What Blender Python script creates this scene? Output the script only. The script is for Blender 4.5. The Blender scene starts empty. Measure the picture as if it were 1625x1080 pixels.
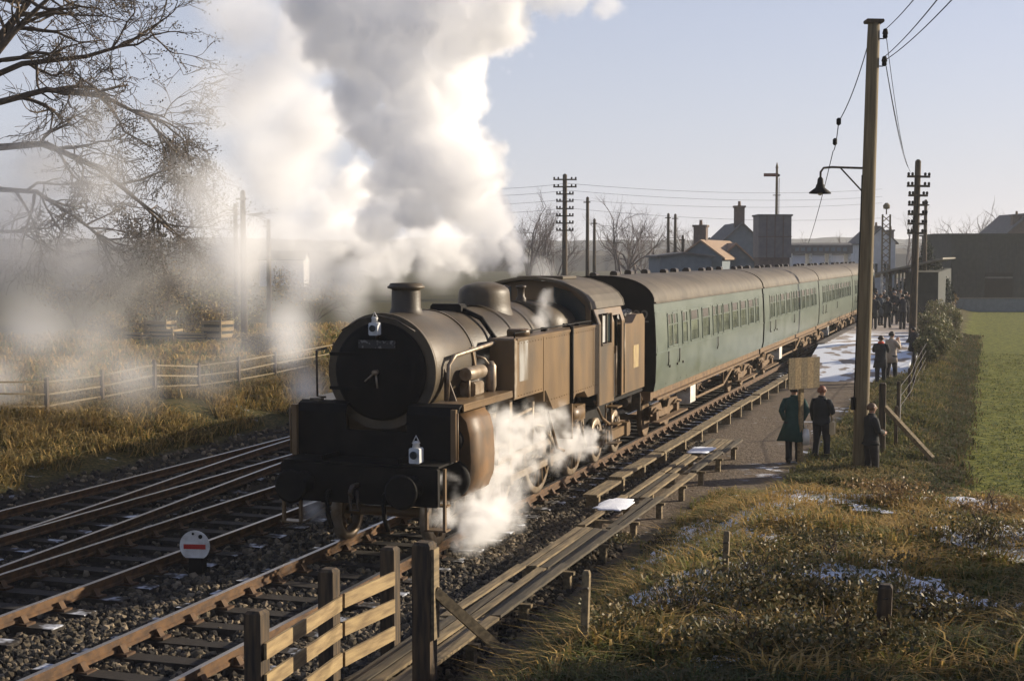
import bpy, math, random
import numpy as np
from mathutils import Vector, Matrix
R = math.radians
random.seed(7); rng = np.random.default_rng(7)
scn = bpy.context.scene
C = scn.collection

# ---------------------------------------------------------------- camera, sky, sun, exposure
# world frame: y runs along the railway away from the camera, x to the right of it, z up, rail tops at z = 0
CAM = Vector((8.717, 2.911, 4.4)); YAW = R(18.47); PITCH = math.atan(133 / 2257)
cam = bpy.data.objects.new('camera', bpy.data.cameras.new('camera')); C.objects.link(cam)
cam.location = CAM; cam.rotation_euler = (math.pi / 2 - PITCH, 0, YAW)
cam.data.lens = 50.0; cam.data.sensor_width = 36; cam.data.clip_end = 6000; cam.data.clip_start = .1
scn.camera = cam
SUN_AZ, SUN_EL = 50, 17            # azimuth clockwise from +y, elevation
world = bpy.data.worlds.new('World'); scn.world = world; world.use_nodes = True
wn = world.node_tree; bg = wn.nodes['Background']
sky = wn.nodes.new('ShaderNodeTexSky'); sky.sky_type = 'NISHITA'; sky.sun_disc = False
sky.sun_elevation = R(SUN_EL); sky.sun_rotation = R(SUN_AZ); sky.dust_density = 1.0; sky.air_density = 1.0; sky.ozone_density = 3.0
wm = wn.nodes.new('ShaderNodeMix'); wm.data_type = 'RGBA'; wm.blend_type = 'MULTIPLY'; wm.inputs[0].default_value = 1; wm.inputs[7].default_value = (1.14, .97, 1.09, 1)   # white balance of the film
wn.links.new(sky.outputs[0], wm.inputs[6])
wg = wn.nodes.new('ShaderNodeTexCoord'); wz = wn.nodes.new('ShaderNodeSeparateXYZ'); wn.links.new(wg.outputs['Generated'], wz.inputs[0])
wr = wn.nodes.new('ShaderNodeMapRange'); wr.inputs[1].default_value = -.02; wr.inputs[2].default_value = .45; wr.inputs[3].default_value = .86; wr.inputs[4].default_value = .12; wn.links.new(wz.outputs[2], wr.inputs[0])
wv = wn.nodes.new('ShaderNodeMix'); wv.data_type = 'RGBA'; wv.inputs[7].default_value = (5.75, 5.95, 6.65, 1)      # pale winter mist, thickest low down all round
wn.links.new(wr.outputs[0], wv.inputs[0]); wn.links.new(wm.outputs[2], wv.inputs[6]); wn.links.new(wv.outputs[2], bg.inputs[0]); bg.inputs[1].default_value = .071
sl = bpy.data.lights.new('sun', 'SUN'); sl.energy = 5.0; sl.angle = R(.6); sl.color = (1, .87, .68)
sun = bpy.data.objects.new('sun', sl); C.objects.link(sun)
sd = Vector((math.sin(R(SUN_AZ)) * math.cos(R(SUN_EL)), math.cos(R(SUN_AZ)) * math.cos(R(SUN_EL)), math.sin(R(SUN_EL))))
sun.rotation_euler = sd.to_track_quat('Z', 'Y').to_euler(); sun.location = (60, 60, 40)
scn.view_settings.view_transform = 'Standard'; scn.view_settings.look = 'None'
scn.view_settings.exposure = .76; scn.view_settings.gamma = 1; scn.view_settings.use_curve_mapping = False
cy = scn.cycles
cy.max_bounces = 34; cy.diffuse_bounces = 2; cy.glossy_bounces = 2; cy.volume_bounces = 32; cy.transparent_max_bounces = 12
cy.use_adaptive_sampling = True; cy.adaptive_threshold = .02; cy.use_denoising = True
try: cy.denoiser = 'OPENIMAGEDENOISE'
except Exception: pass
cy.volume_step_rate = 2.5; cy.volume_max_steps = 160

def at(px, py, D):
    """point seen at pixel (px, py) of the 1625 x 1080 photograph at depth D in front of the camera"""
    u = (px - 812.5) / 2257; v = (540 - py) / 2257
    f = Vector((0, math.cos(PITCH), -math.sin(PITCH))); up = Vector((0, math.sin(PITCH), math.cos(PITCH)))
    d = (f + Vector((1, 0, 0)) * u + up * v); d *= D / d.y
    d.rotate(Matrix.Rotation(YAW, 3, 'Z'))
    return CAM + d
def on(px, py, z):
    a = at(px, py, 1) - CAM
    return CAM + a * ((z - CAM.z) / a.z)
def ongr(px, py):
    """where the line of sight first meets the ground H"""
    D = 6.0
    while D < 60:
        q = at(px, py, D)
        if q.z < float(H(q.x, q.y)): return q, D
        D += .05
    return q, D

# ---------------------------------------------------------------- naming helpers
def tag(o, label=None, cat=None, group=None, kind=None):
    if label: o['label'] = label
    if cat: o['category'] = cat
    if group: o['group'] = group
    if kind: o['kind'] = kind
    return o
def thing(name, label, cat, loc=(0, 0, 0), rz=0, group=None):
    o = bpy.data.objects.new(name, None); C.objects.link(o); o.location = loc; o.rotation_euler = (0, 0, rz)
    o.empty_display_size = .2
    return tag(o, label, cat, group)
def copy_tree(o, parent=None):
    c = o.copy(); C.objects.link(c)
    if parent is not None: c.parent = parent
    for ch in o.children: copy_tree(ch, c)
    return c

# ---------------------------------------------------------------- materials
MATS = {}
def mat(name, col, col2=None, rough=.8, scale=4, metal=0, bump=0, bscale=30, detail=6, stretch=(1, 1, 1), spec=.3, lo=.35, hi=.65, col3=None, scale3=1.2, lo3=.55, hi3=.7, trans=0):
    m = bpy.data.materials.new(name); m.use_nodes = True; nt = m.node_tree; N = nt.nodes; L = nt.links
    b = N['Principled BSDF']; b.inputs['Roughness'].default_value = rough; b.inputs['Metallic'].default_value = metal
    b.inputs['Specular IOR Level'].default_value = spec
    b.inputs['Base Color'].default_value = (*col, 1)
    tc = N.new('ShaderNodeTexCoord'); mp = N.new('ShaderNodeMapping'); mp.inputs['Scale'].default_value = stretch
    L.new(tc.outputs['Object'], mp.inputs[0])
    out = None
    if col2:
        n = N.new('ShaderNodeTexNoise'); n.inputs['Scale'].default_value = scale; n.inputs['Detail'].default_value = detail; L.new(mp.outputs[0], n.inputs[0])
        r = N.new('ShaderNodeMapRange'); r.inputs[1].default_value = lo; r.inputs[2].default_value = hi; L.new(n.outputs[0], r.inputs[0])
        x = N.new('ShaderNodeMix'); x.data_type = 'RGBA'; x.inputs[6].default_value = (*col, 1); x.inputs[7].default_value = (*col2, 1)
        L.new(r.outputs[0], x.inputs[0]); out = x.outputs[2]
    if col3:
        n = N.new('ShaderNodeTexNoise'); n.inputs['Scale'].default_value = scale3; n.inputs['Detail'].default_value = 5; L.new(mp.outputs[0], n.inputs[0])
        r = N.new('ShaderNodeMapRange'); r.inputs[1].default_value = lo3; r.inputs[2].default_value = hi3; L.new(n.outputs[0], r.inputs[0])
        x = N.new('ShaderNodeMix'); x.data_type = 'RGBA'; x.inputs[7].default_value = (*col3, 1)
        L.new(out, x.inputs[6]); L.new(r.outputs[0], x.inputs[0]); out = x.outputs[2]
    if out: L.new(out, b.inputs['Base Color'])
    if bump:
        n = N.new('ShaderNodeTexNoise'); n.inputs['Scale'].default_value = bscale; n.inputs['Detail'].default_value = 4; L.new(mp.outputs[0], n.inputs[0])
        bp = N.new('ShaderNodeBump'); bp.inputs['Strength'].default_value = bump; bp.inputs['Distance'].default_value = .03
        L.new(n.outputs[0], bp.inputs['Height']); L.new(bp.outputs[0], b.inputs['Normal'])
    MATS[name] = m; m['out'] = 0
    return m
def snow_mix(m, axis_fn, white=(.75, .79, .86)):
    """lay white over a material where axis_fn(nodes, links, texcoord) says so"""
    nt = m.node_tree; N = nt.nodes; L = nt.links; b = N['Principled BSDF']; tc = [n for n in N if n.type == 'TEX_COORD'][0]
    fac = axis_fn(N, L, tc)
    x = N.new('ShaderNodeMix'); x.data_type = 'RGBA'; x.inputs[7].default_value = (*white, 1)
    s = b.inputs['Base Color'].links
    if s: L.new(s[0].from_socket, x.inputs[6])
    else: x.inputs[6].default_value = b.inputs['Base Color'].default_value
    L.new(fac, x.inputs[0]); L.new(x.outputs[2], b.inputs['Base Color'])

M_black = mat('sooty_black', (.007, .0065, .006), (.014, .012, .010), rough=.7, scale=3, spec=.12)
M_dirty = mat('grimy_loco_paint', (.12, .076, .037), (.195, .122, .056), rough=.42, scale=1.6, stretch=(1, 1, .45), col3=(.08, .062, .045), scale3=.9, lo3=.5, hi3=.72, bump=.12, bscale=25)
M_boiler = mat('sooty_boiler_cladding', (.045, .034, .021), (.095, .07, .04), rough=.5, scale=2.2, stretch=(1, .5, 1), col3=(.055, .045, .034), scale3=1.4, lo3=.5, hi3=.7, bump=.1)
M_cyl = mat('rusty_cylinder_cladding', (.085, .055, .03), (.19, .105, .045), rough=.5, scale=2.2, bump=.1)
M_iron = mat('oily_iron', (.03, .024, .018), (.09, .065, .042), rough=.5, scale=8)
M_rod = mat('worn_steel_rod', (.30, .25, .19), (.18, .13, .08), rough=.45, scale=6, metal=.4)
M_glass = mat('dark_glass', (.02, .03, .035), rough=.08, spec=.6)
M_green = mat('faded_green_coach_paint', (.115, .138, .112), (.155, .178, .145), rough=.28, scale=1.2, stretch=(1, 1, 2), spec=.45, col3=(.10, .12, .085), scale3=.8)
M_coach_pane = mat('coach_pane_sky_tone', (.05, .06, .05), (.16, .18, .14), rough=.08, scale=1.7, spec=.6)  # pale mottled pane colour stands in for the sky reflected in the glass
M_slot = mat('coach_ventilator_dark', (.035, .025, .018), rough=.5)
M_roof = mat('coach_roof_grey_brown', (.065, .052, .035), (.11, .088, .06), rough=.7, scale=2, bump=.05)
M_sole = mat('rusty_underframe', (.10, .062, .032), (.17, .105, .05), rough=.8, scale=5)
M_white = mat('white_paint', (.70, .69, .65), (.48, .45, .40), rough=.5, scale=6)
M_red = mat('red_paint', (.35, .02, .015), rough=.5)
M_rust = mat('rusty_rail_side', (.12, .064, .027), (.055, .032, .018), rough=.8, scale=7, bump=.1)
M_arm = mat('faded_signal_red', (.12, .03, .022), rough=.7)
M_shine = mat('polished_rail_head', (.33, .30, .27), rough=.35, metal=.8)
M_sleeper = mat('dark_sleeper', (.014, .012, .010), (.04, .032, .024), rough=.9, scale=9, stretch=(1, 6, 1), bump=.2)
M_wood = mat('weathered_timber', (.24, .18, .10), (.11, .085, .05), rough=.85, scale=7, stretch=(3, .35, 3), bump=.15, bscale=14)
M_wood_pale = mat('pale_fence_board', (.33, .24, .12), (.18, .125, .065), rough=.85, scale=6, stretch=(3, .4, 3), bump=.15, bscale=14)
M_post = mat('tarred_post', (.026, .022, .018), (.10, .068, .038), rough=.85, scale=5, stretch=(4, 4, .4), bump=.25, bscale=12)
M_mast = mat('creosoted_mast', (.10, .075, .04), (.20, .155, .085), rough=.8, scale=4, stretch=(5, 5, .25), bump=.15, bscale=12)
M_snow = mat('snow', (.80, .83, .88), (.7, .73, .8), rough=.9, scale=5, bump=.3, bscale=20)
M_bark = mat('bark', (.065, .05, .036), (.12, .09, .065), rough=.9, scale=5, bump=.3)
M_far_bark = mat('winter_twigs', (.11, .09, .085), (.15, .12, .11), rough=.95, scale=3)
M_stone = mat('ballast_stone', (.20, .165, .12), (.10, .085, .065), rough=.9, scale=1.3, detail=2, lo=.42, hi=.58)
def sleeper_snow(N, L, tc):
    s = N.new('ShaderNodeSeparateXYZ'); L.new(tc.outputs['Object'], s.inputs[0])
    a = N.new('ShaderNodeMath'); a.operation = 'ABSOLUTE'; L.new(s.outputs[0], a.inputs[0])
    oi = N.new('ShaderNodeObjectInfo'); n = N.new('ShaderNodeTexNoise'); n.noise_dimensions = '4D'; n.inputs['Scale'].default_value = 5
    L.new(tc.outputs['Object'], n.inputs['Vector']); w = N.new('ShaderNodeMath'); w.operation = 'MULTIPLY'; w.inputs[1].default_value = 60
    L.new(oi.outputs['Random'], w.inputs[0]); L.new(w.outputs[0], n.inputs['W'])
    ad = N.new('ShaderNodeMath'); ad.operation = 'MULTIPLY_ADD'; ad.inputs[1].default_value = .45; L.new(a.outputs[0], ad.inputs[0]); L.new(n.outputs[0], ad.inputs[2])
    r = N.new('ShaderNodeMapRange'); r.inputs[1].default_value = 1.0; r.inputs[2].default_value = 1.2; r.inputs[4].default_value = .75; L.new(ad.outputs[0], r.inputs[0])
    g = N.new('ShaderNodeNewGeometry'); sg = N.new('ShaderNodeSeparateXYZ'); L.new(g.outputs['Normal'], sg.inputs[0])
    t = N.new('ShaderNodeMath'); t.operation = 'GREATER_THAN'; t.inputs[1].default_value = .6; L.new(sg.outputs[2], t.inputs[0])
    m = N.new('ShaderNodeMath'); m.operation = 'MULTIPLY'; L.new(r.outputs[0], m.inputs[0]); L.new(t.outputs[0], m.inputs[1])
    return m.outputs[0]
snow_mix(M_sleeper, sleeper_snow)

def attr_mat(name, rough=.8, trans=0.0):
    """colour comes from the per-face tint each blade, leaf or stone was given"""
    m = bpy.data.materials.new(name); m.use_nodes = True; nt = m.node_tree; b = nt.nodes['Principled BSDF']
    a = nt.nodes.new('ShaderNodeAttribute'); a.attribute_name = 'tint'; nt.links.new(a.outputs['Color'], b.inputs['Base Color'])
    b.inputs['Roughness'].default_value = rough; b.inputs['Specular IOR Level'].default_value = .2
    if trans:
        t = nt.nodes.new('ShaderNodeBsdfTranslucent'); nt.links.new(a.outputs['Color'], t.inputs[0])
        x = nt.nodes.new('ShaderNodeMixShader'); x.inputs[0].default_value = trans
        o = nt.nodes['Material Output']; nt.links.new(b.outputs[0], x.inputs[1]); nt.links.new(t.outputs[0], x.inputs[2]); nt.links.new(x.outputs[0], o.inputs[0])
    return m
M_blade = attr_mat('grass_blades', .8, .3); M_leaf = attr_mat('leaves', .55, .15); M_pebble = attr_mat('ballast_pebbles', .85)

# ---------------------------------------------------------------- mesh builder
class MB:
    def __init__(s): s.v = []; s.f = []; s.mi = []; s.sm = []
    def add(s, vs, fs, mi=0, smooth=False, M=None):
        o = len(s.v)
        s.v += [tuple(M @ Vector(v)) if M else tuple(v) for v in vs]
        s.f += [tuple(i + o for i in f) for f in fs]; s.mi += [mi] * len(fs); s.sm += [smooth] * len(fs); return s
    def box(s, a, b, mi=0, M=None, bev=0):
        x0, y0, z0 = a; x1, y1, z1 = b
        if bev:
            e = bev; pr = [(x0 + e, z0), (x1 - e, z0), (x1, z0 + e), (x1, z1 - e), (x1 - e, z1), (x0 + e, z1), (x0, z1 - e), (x0, z0 + e)]
            return s.prism(pr, y0, y1, mi, M)
        v = [(x, y, z) for z in (z0, z1) for x, y in ((x0, y0), (x1, y0), (x1, y1), (x0, y1))]
        return s.add(v, [(3, 2, 1, 0), (4, 5, 6, 7), (0, 1, 5, 4), (1, 2, 6, 5), (2, 3, 7, 6), (3, 0, 4, 7)], mi, False, M)
    def prism(s, pts, y0, y1, mi=0, M=None, axis='y', smooth=False):
        """pts: outline in (x,z) extruded along y; axis 'x': outline in (y,z) extruded along x; axis 'z': outline (x,y) along z"""
        n = len(pts)
        if axis == 'y': v = [(p[0], y0, p[1]) for p in pts] + [(p[0], y1, p[1]) for p in pts]
        elif axis == 'x': v = [(y0, p[0], p[1]) for p in pts] + [(y1, p[0], p[1]) for p in pts]
        else: v = [(p[0], p[1], y0) for p in pts] + [(p[0], p[1], y1) for p in pts]
        s.add(v, [tuple((i, (i + 1) % n, (i + 1) % n + n, i + n)) for i in range(n)], mi, smooth, M)
        o = len(s.v) - 2 * n
        s.f += [tuple(o + i for i in range(n))[::-1], tuple(o + n + i for i in range(n))]; s.mi += [mi, mi]; s.sm += [False, False]; return s
    def rings(s, rings, mi=0, smooth=True, cap=True, M=None, closed=True):
        n = len(rings[0]); v = [p for r in rings for p in r]; f = []
        for j in range(len(rings) - 1):
            for i in range(n if closed else n - 1):
                k = (i + 1) % n; f.append((j * n + i, j * n + k, (j + 1) * n + k, (j + 1) * n + i))
        s.add(v, f, mi, smooth, M)
        if cap and closed:
            o = len(s.v) - len(v)
            s.f += [tuple(o + i for i in range(n))[::-1], tuple(o + (len(rings) - 1) * n + i for i in range(n))]; s.mi += [mi, mi]; s.sm += [False, False]
        return s
    def lathe(s, prof, c=(0, 0, 0), axis='z', n=24, mi=0, smooth=True, cap=True, M=None):
        """prof: list of (radius, height)"""
        rs = []
        for r, h in prof:
            ring = []
            for i in range(n):
                a = 2 * math.pi * i / n; x, y = r * math.cos(a), r * math.sin(a)
                p = {'z': (x, y, h), 'y': (x, h, y), 'x': (h, x, y)}[axis]
                ring.append((p[0] + c[0], p[1] + c[1], p[2] + c[2]))
            rs.append(ring)
        return s.rings(rs, mi, smooth, cap, M)
    def tube(s, pts, r, n=6, mi=0, smooth=True, cap=True):
        pts = [Vector(p) for p in pts]; rs = r if isinstance(r, (list, tuple)) else [r] * len(pts); out = []
        up = Vector((0, 0, 1)); prev = None
        for i, p in enumerate(pts):
            d = (pts[min(i + 1, len(pts) - 1)] - pts[max(i - 1, 0)]).normalized()
            if prev is None: a = d.cross(up if abs(d.z) < .95 else Vector((1, 0, 0))).normalized()
            else: a = (prev - d * prev.dot(d)).normalized()
            b = d.cross(a); prev = a
            out.append([tuple(p + (a * math.cos(2 * math.pi * k / n) + b * math.sin(2 * math.pi * k / n)) * rs[i]) for k in range(n)])
        return s.rings(out, mi, smooth, cap)
    def build(s, name, mats, parent=None, loc=None):
        me = bpy.data.meshes.new(name); me.from_pydata(s.v, [], s.f)
        ms = mats if isinstance(mats, (list, tuple)) else [mats]
        for m in ms: me.materials.append(m)
        if len(ms) > 1: me.polygons.foreach_set('material_index', s.mi)
        me.polygons.foreach_set('use_smooth', s.sm); me.update()
        o = bpy.data.objects.new(name, me); C.objects.link(o)
        if parent: o.parent = parent
        if loc: o.location = loc
        return o
def soup(name, v, f, mats, tint=None, smooth=False, kind='stuff', parent=None):
    """big mesh from numpy arrays; f is (n, 3) or (n, 4); tint is one colour per face"""
    me = bpy.data.meshes.new(name); k = f.shape[1]
    me.vertices.add(len(v)); me.vertices.foreach_set('co', np.ascontiguousarray(v, dtype=np.float32).ravel())
    me.loops.add(f.size); me.loops.foreach_set('vertex_index', f.astype(np.int32).ravel())
    me.polygons.add(len(f)); me.polygons.foreach_set('loop_start', np.arange(0, f.size, k, dtype=np.int32))
    me.polygons.foreach_set('use_smooth', np.full(len(f), smooth))
    me.update(calc_edges=True); me.materials.append(mats)
    if tint is not None:
        a = me.attributes.new('tint', 'FLOAT_COLOR', 'FACE')
        c = np.ones((len(f), 4), np.float32); c[:, :3] = tint; a.data.foreach_set('color', c.ravel())
    o = bpy.data.objects.new(name, me); C.objects.link(o)
    if kind: o['kind'] = kind
    if parent: o.parent = parent
    return o
# cheap value noise for terrain and scattering
_g = rng.random((64, 64))
def vnoise(x, y, s=1.0):
    x = np.asarray(x, float) * s; y = np.asarray(y, float) * s
    xi = np.floor(x).astype(int); yi = np.floor(y).astype(int); fx = x - xi; fy = y - yi
    fx = fx * fx * (3 - 2 * fx); fy = fy * fy * (3 - 2 * fy); g = lambda a, b: _g[a % 64, b % 64]
    return (g(xi, yi) * (1 - fx) + g(xi + 1, yi) * fx) * (1 - fy) + (g(xi, yi + 1) * (1 - fx) + g(xi + 1, yi + 1) * fx) * fy
def fb(x, y, s=1.0): return (vnoise(x, y, s) + .5 * vnoise(x, y, s * 2.1) + .25 * vnoise(x, y, s * 4.3)) / 1.75
def sst(x, a, b):
    t = np.clip((np.asarray(x, float) - a) / (b - a), 0, 1); return t * t * (3 - 2 * t)
# ---------------------------------------------------------------- the ground
def H(x, y):
    x = np.asarray(x, float); y = np.asarray(y, float)
    h = -.26 + .0 * x
    h = h + .04 * (fb(x, y, .6) - .5) * sst(np.abs(x - 1), 3, 5)
    # rough mound in the right foreground, higher towards the camera
    m = sst(x, 3.55, 5.9) * (1 - sst(y, 26.0, 29.5)) * (.72 + np.clip(26 - y, 0, 30) * .05)
    h = h + m * (1 + .35 * (fb(x, y, .45) - .5)) + .22 * sst(x, 4.2, 5) * (1 - sst(y, 26, 31)) * (fb(x + 9, y, .9) - .5)
    # lineside bank right, between platform path and field
    h = h + .35 * np.exp(-((x - 7.0 + .006 * y) / .9) ** 2) * sst(y, 34, 42) * (.6 + .8 * fb(x, y, .5))
    # left bank behind the ballast
    h = h + sst(-x, 9.6, 12.5) * (.35 + .5 * fb(x, y, .35)) * (1 - .5 * sst(-x, 16, 40))
    h = h + .25 * (fb(x, y, .08) - .5) * sst(np.abs(x), 14, 40)
    return h
def ground_grid(xs, ys):
    X, Y = np.meshgrid(xs, ys); Z = H(X, Y); n, m = X.shape
    v = np.stack([X, Y, Z], -1).reshape(-1, 3); i = np.arange(n * m).reshape(n, m)
    return v, np.stack([i[:-1, :-1], i[:-1, 1:], i[1:, 1:], i[1:, :-1]], -1).reshape(-1, 4)
xs = np.concatenate([np.linspace(-1600, -80, 14), np.linspace(-70, -22, 17), np.arange(-20, 22, .22), np.linspace(23, 80, 20), np.linspace(100, 1500, 14)])
ys = np.concatenate([np.linspace(-80, 0, 9), np.arange(2, 62, .22), np.arange(63, 200, 2.), np.linspace(220, 2200, 20)])
v, f = ground_grid(xs, ys)
gm = bpy.data.materials.new('ground'); gm.use_nodes = True; nt = gm.node_tree; N = nt.nodes; L = nt.links; b = N['Principled BSDF']
b.inputs['Roughness'].default_value = .95; b.inputs['Specular IOR Level'].default_value = .1
tc = N.new('ShaderNodeTexCoord'); sx = N.new('ShaderNodeSeparateXYZ'); L.new(tc.outputs['Object'], sx.inputs[0])
def noise(sc, det=6, rough=.6):
    n = N.new('ShaderNodeTexNoise'); n.inputs['Scale'].default_value = sc; n.inputs['Detail'].default_value = det; n.inputs['Roughness'].default_value = rough
    L.new(tc.outputs['Object'], n.inputs[0]); return n.outputs[0]
def rng_(inp, a, b_, c=0, d=1):
    r = N.new('ShaderNodeMapRange'); r.inputs[1].default_value = a; r.inputs[2].default_value = b_; r.inputs[3].default_value = c; r.inputs[4].default_value = d; L.new(inp, r.inputs[0]); return r.outputs[0]
def mth(op, a, b_=None):
    m = N.new('ShaderNodeMath'); m.operation = op
    for k, q in enumerate((a, b_)):
        if q is None: continue
        if isinstance(q, (int, float)): m.inputs[k].default_value = q
        else: L.new(q, m.inputs[k])
    return m.outputs[0]
def mixc(fac, a, b_):
    x = N.new('ShaderNodeMix'); x.data_type = 'RGBA'
    for k, q in ((6, a), (7, b_)):
        if isinstance(q, tuple): x.inputs[k].default_value = (*q, 1)
        else: L.new(q, x.inputs[k])
    if isinstance(fac, (int, float)): x.inputs[0].default_value = fac
    else: L.new(fac, x.inputs[0])
    return x.outputs[2]
n1 = noise(.7); n2 = noise(3.5); n3 = noise(14, 4); n4 = noise(1.7, 8, .7)
jit = mth('MULTIPLY', mth('SUBTRACT', n1, .5), 1.6)
xj = mth('ADD', sx.outputs[0], jit)
straw = mixc(rng_(n2, .35, .65), (.15, .105, .038), (.065, .06, .02))
straw = mixc(rng_(n3, .4, .6), straw, (.03, .035, .014))
field = mixc(rng_(n4, .3, .7), (.12, .135, .02), (.23, .215, .035)); field = mixc(rng_(n2, .45, .62), field, (.06, .075, .014)); field = mixc(rng_(n3, .5, .7), field, (.035, .05, .012))
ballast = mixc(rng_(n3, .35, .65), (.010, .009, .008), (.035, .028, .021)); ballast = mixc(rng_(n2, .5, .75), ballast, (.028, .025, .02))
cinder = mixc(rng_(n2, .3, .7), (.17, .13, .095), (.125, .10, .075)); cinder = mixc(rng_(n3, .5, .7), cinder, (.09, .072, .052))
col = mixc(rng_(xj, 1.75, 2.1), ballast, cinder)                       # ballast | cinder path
col = mixc(rng_(xj, 4.6, 5.1), col, straw)                              # path | rough grass
nearrough = mth('MULTIPLY', rng_(sx.outputs[1], 25, 29, 1, 0), rng_(xj, 3.2, 3.9))
col = mixc(nearrough, col, straw)
col = mixc(mth('MULTIPLY', rng_(xj, 7.2, 7.7), rng_(mth('ADD', sx.outputs[1], mth('MULTIPLY', jit, 1.5)), 30.5, 31.5)), col, field)                             # rough grass | field
col = mixc(rng_(xj, -9.9, -9.2, 1, 0), col, straw)
# thawing snow: patches where the ground lies in shade of the mound and beside the path
sn = mth('MULTIPLY', rng_(n4, .55, .60), rng_(n1, .44, .54))
reg = mth('MULTIPLY', rng_(sx.outputs[0], 3.6, 4.4), rng_(sx.outputs[0], 10.5, 12, 1, 0))
reg = mth('MULTIPLY', reg, rng_(sx.outputs[1], 60, 64, 1, 0))
strip = mth('MULTIPLY', rng_(n4, .60, .64), mth('MULTIPLY', rng_(sx.outputs[1], 70, 90, .6, 0), rng_(sx.outputs[0], 6.4, 7, 1, 0)))
sn2 = mth('MAXIMUM', mth('MULTIPLY', sn, reg), mth('MULTIPLY', mth('MULTIPLY', strip, rng_(n1, .5, .6)), .7))
sn2 = mth('MULTIPLY', sn2, rng_(sx.outputs[0], 6.8, 7.4, 1, 0)); col = mixc(sn2, col, (.74, .78, .86))
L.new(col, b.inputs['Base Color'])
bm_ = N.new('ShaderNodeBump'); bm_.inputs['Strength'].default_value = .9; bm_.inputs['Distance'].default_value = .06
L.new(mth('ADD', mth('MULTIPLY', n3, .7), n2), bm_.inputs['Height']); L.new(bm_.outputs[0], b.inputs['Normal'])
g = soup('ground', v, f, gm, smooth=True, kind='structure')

# ---------------------------------------------------------------- hills on the horizon
def ridge(name, D, top, amp, colr, seed, th=60):
    vs = []; fs = []; n = 420; a0, a1 = R(-62), R(40)
    for i in range(n):
        a = a0 + (a1 - a0) * i / (n - 1); w = Vector((math.sin(a - YAW * 1), math.cos(a - YAW * 1), 0))
        h = top + amp * (float(fb(a * 40 + seed, seed, .35)) - .5) * 2 + amp * .55 * (float(fb(a * 220 + seed, seed + 5, 1.)) - .5) + amp * .3 * (float(fb(a * 1000, 3., 1.)) - .5)
        for k, (d, z) in enumerate(((D, -2), (D + 15, h * .75), (D + 30, h), (D + th, h * .9), (D + th + 60, -2))):
            p = CAM + w * d; vs.append((p.x, p.y, z))
    for i in range(n - 1):
        for k in range(4): fs.append((i * 5 + k, (i + 1) * 5 + k, (i + 1) * 5 + k + 1, i * 5 + k + 1))
    m = mat(name + '_woods', colr, tuple(c * 1.5 for c in colr), rough=.95, scale=.08)
    o = MB().add(vs, fs, 0, False).build(name, m); tag(o, kind='structure')
ridge('hills', 900, 15.5, 2.6, (.05, .05, .04), 2.2, 90)
ridge('wooded_rise', 420, 6.6, 1.3, (.06, .05, .035), 8.7, 60)

# ---------------------------------------------------------------- railway tracks
RP = [(-.035, 0), (-.035, -.04), (-.010, -.05), (-.010, -.105), (-.032, -.12), (-.032, -.15), (.032, -.15), (.032, -.12), (.010, -.105), (.010, -.05), (.035, -.04), (.035, 0)]
def rail(path, parent, name='rail'):
    mb = MB(); rs = []
    for i, p in enumerate(path):
        a = Vector(path[max(i - 1, 0)]); c = Vector(path[min(i + 1, len(path) - 1)]); d = (c - a).normalized(); nx, ny = d.y, -d.x
        rs.append([(p[0] + q[0] * nx, p[1] + q[0] * ny, q[1]) for q in RP])
    mb.rings(rs, 0, False, True)
    n = len(RP); k = 0
    for j in range(len(path) - 1):
        for i in range(n):
            if i == n - 1: mb.mi[j * n + i] = 1
    return mb.build(name, [M_rust, M_shine], parent)
sl_mb = MB().box((-1.29, -.125, -.13), (1.29, .125, 0), bev=.012)
sl_proto = sl_mb.build('sleeper', M_sleeper)
ch_mb = MB(); ch_mb.box((-.19, -.09, 0), (.19, .09, .03)); ch_mb.prism([(-.13, .03), (-.045, .03), (-.045, .11), (-.075, .12)], -.05, .05); ch_mb.prism([(.045, .03), (.13, .03), (.075, .12), (.045, .11)], -.05, .05)
ch_mb.box((-.07, -.075, .05), (-.035, .075, .10))
ch_proto = ch_mb.build('rail_chair', M_rust)
def track(label, cx, y0, y1, ysl, chairs_to, lens):
    t = bpy.data.objects.new('railway_track', None); C.objects.link(t); t.location = (cx, 0, 0)
    tag(t, label, kind='structure')
    y = y0
    while y < y1:                                  # rail lengths with real joints
        e = min(y + lens, y1)
        for sx_ in (-.7525, .7525):
            rail([(sx_, y, 0), (sx_, e - .008, 0)], t)
        y = e
    k = 0; y = y0 + .4
    while y < ysl:
        s = sl_proto.copy(); C.objects.link(s); s.parent = t
        s.location = (random.uniform(-.03, .03), y, -.185 + random.uniform(-.012, .01)); s.rotation_euler = (0, random.uniform(-.008, .008), random.uniform(-.02, .02))
        if y < chairs_to:
            for sx_ in (-.7525, .7525):
                c = ch_proto.copy(); C.objects.link(c); c.parent = t; c.location = (sx_, y, -.183)
        y += .76
    return t
t1 = track('main line', 0, 2, 330, 66, 52, 18.3)
t2 = track('second line', -3.45, 2, 330, 50, 34, 18.3)
t3 = track('siding line', -6.7, 2, 330, 44, 0, 18.3)
def ease(a, b, y0, y1, n=14):
    return [(a + (b - a) * float(sst(i / (n - 1), 0, 1)), y0 + (y1 - y0) * i / (n - 1), 0) for i in range(n)]
rail([(-.10 + p[0], p[1], 0) for p in ease(-.8, -2.3, 15, 36)], t2, 'turnout_rail')
rail([(p[0], p[1], 0) for p in ease(.85, -.55, 18, 36)], t3, 'turnout_rail')
bpy.data.objects.remove(sl_proto); bpy.data.objects.remove(ch_proto)

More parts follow.
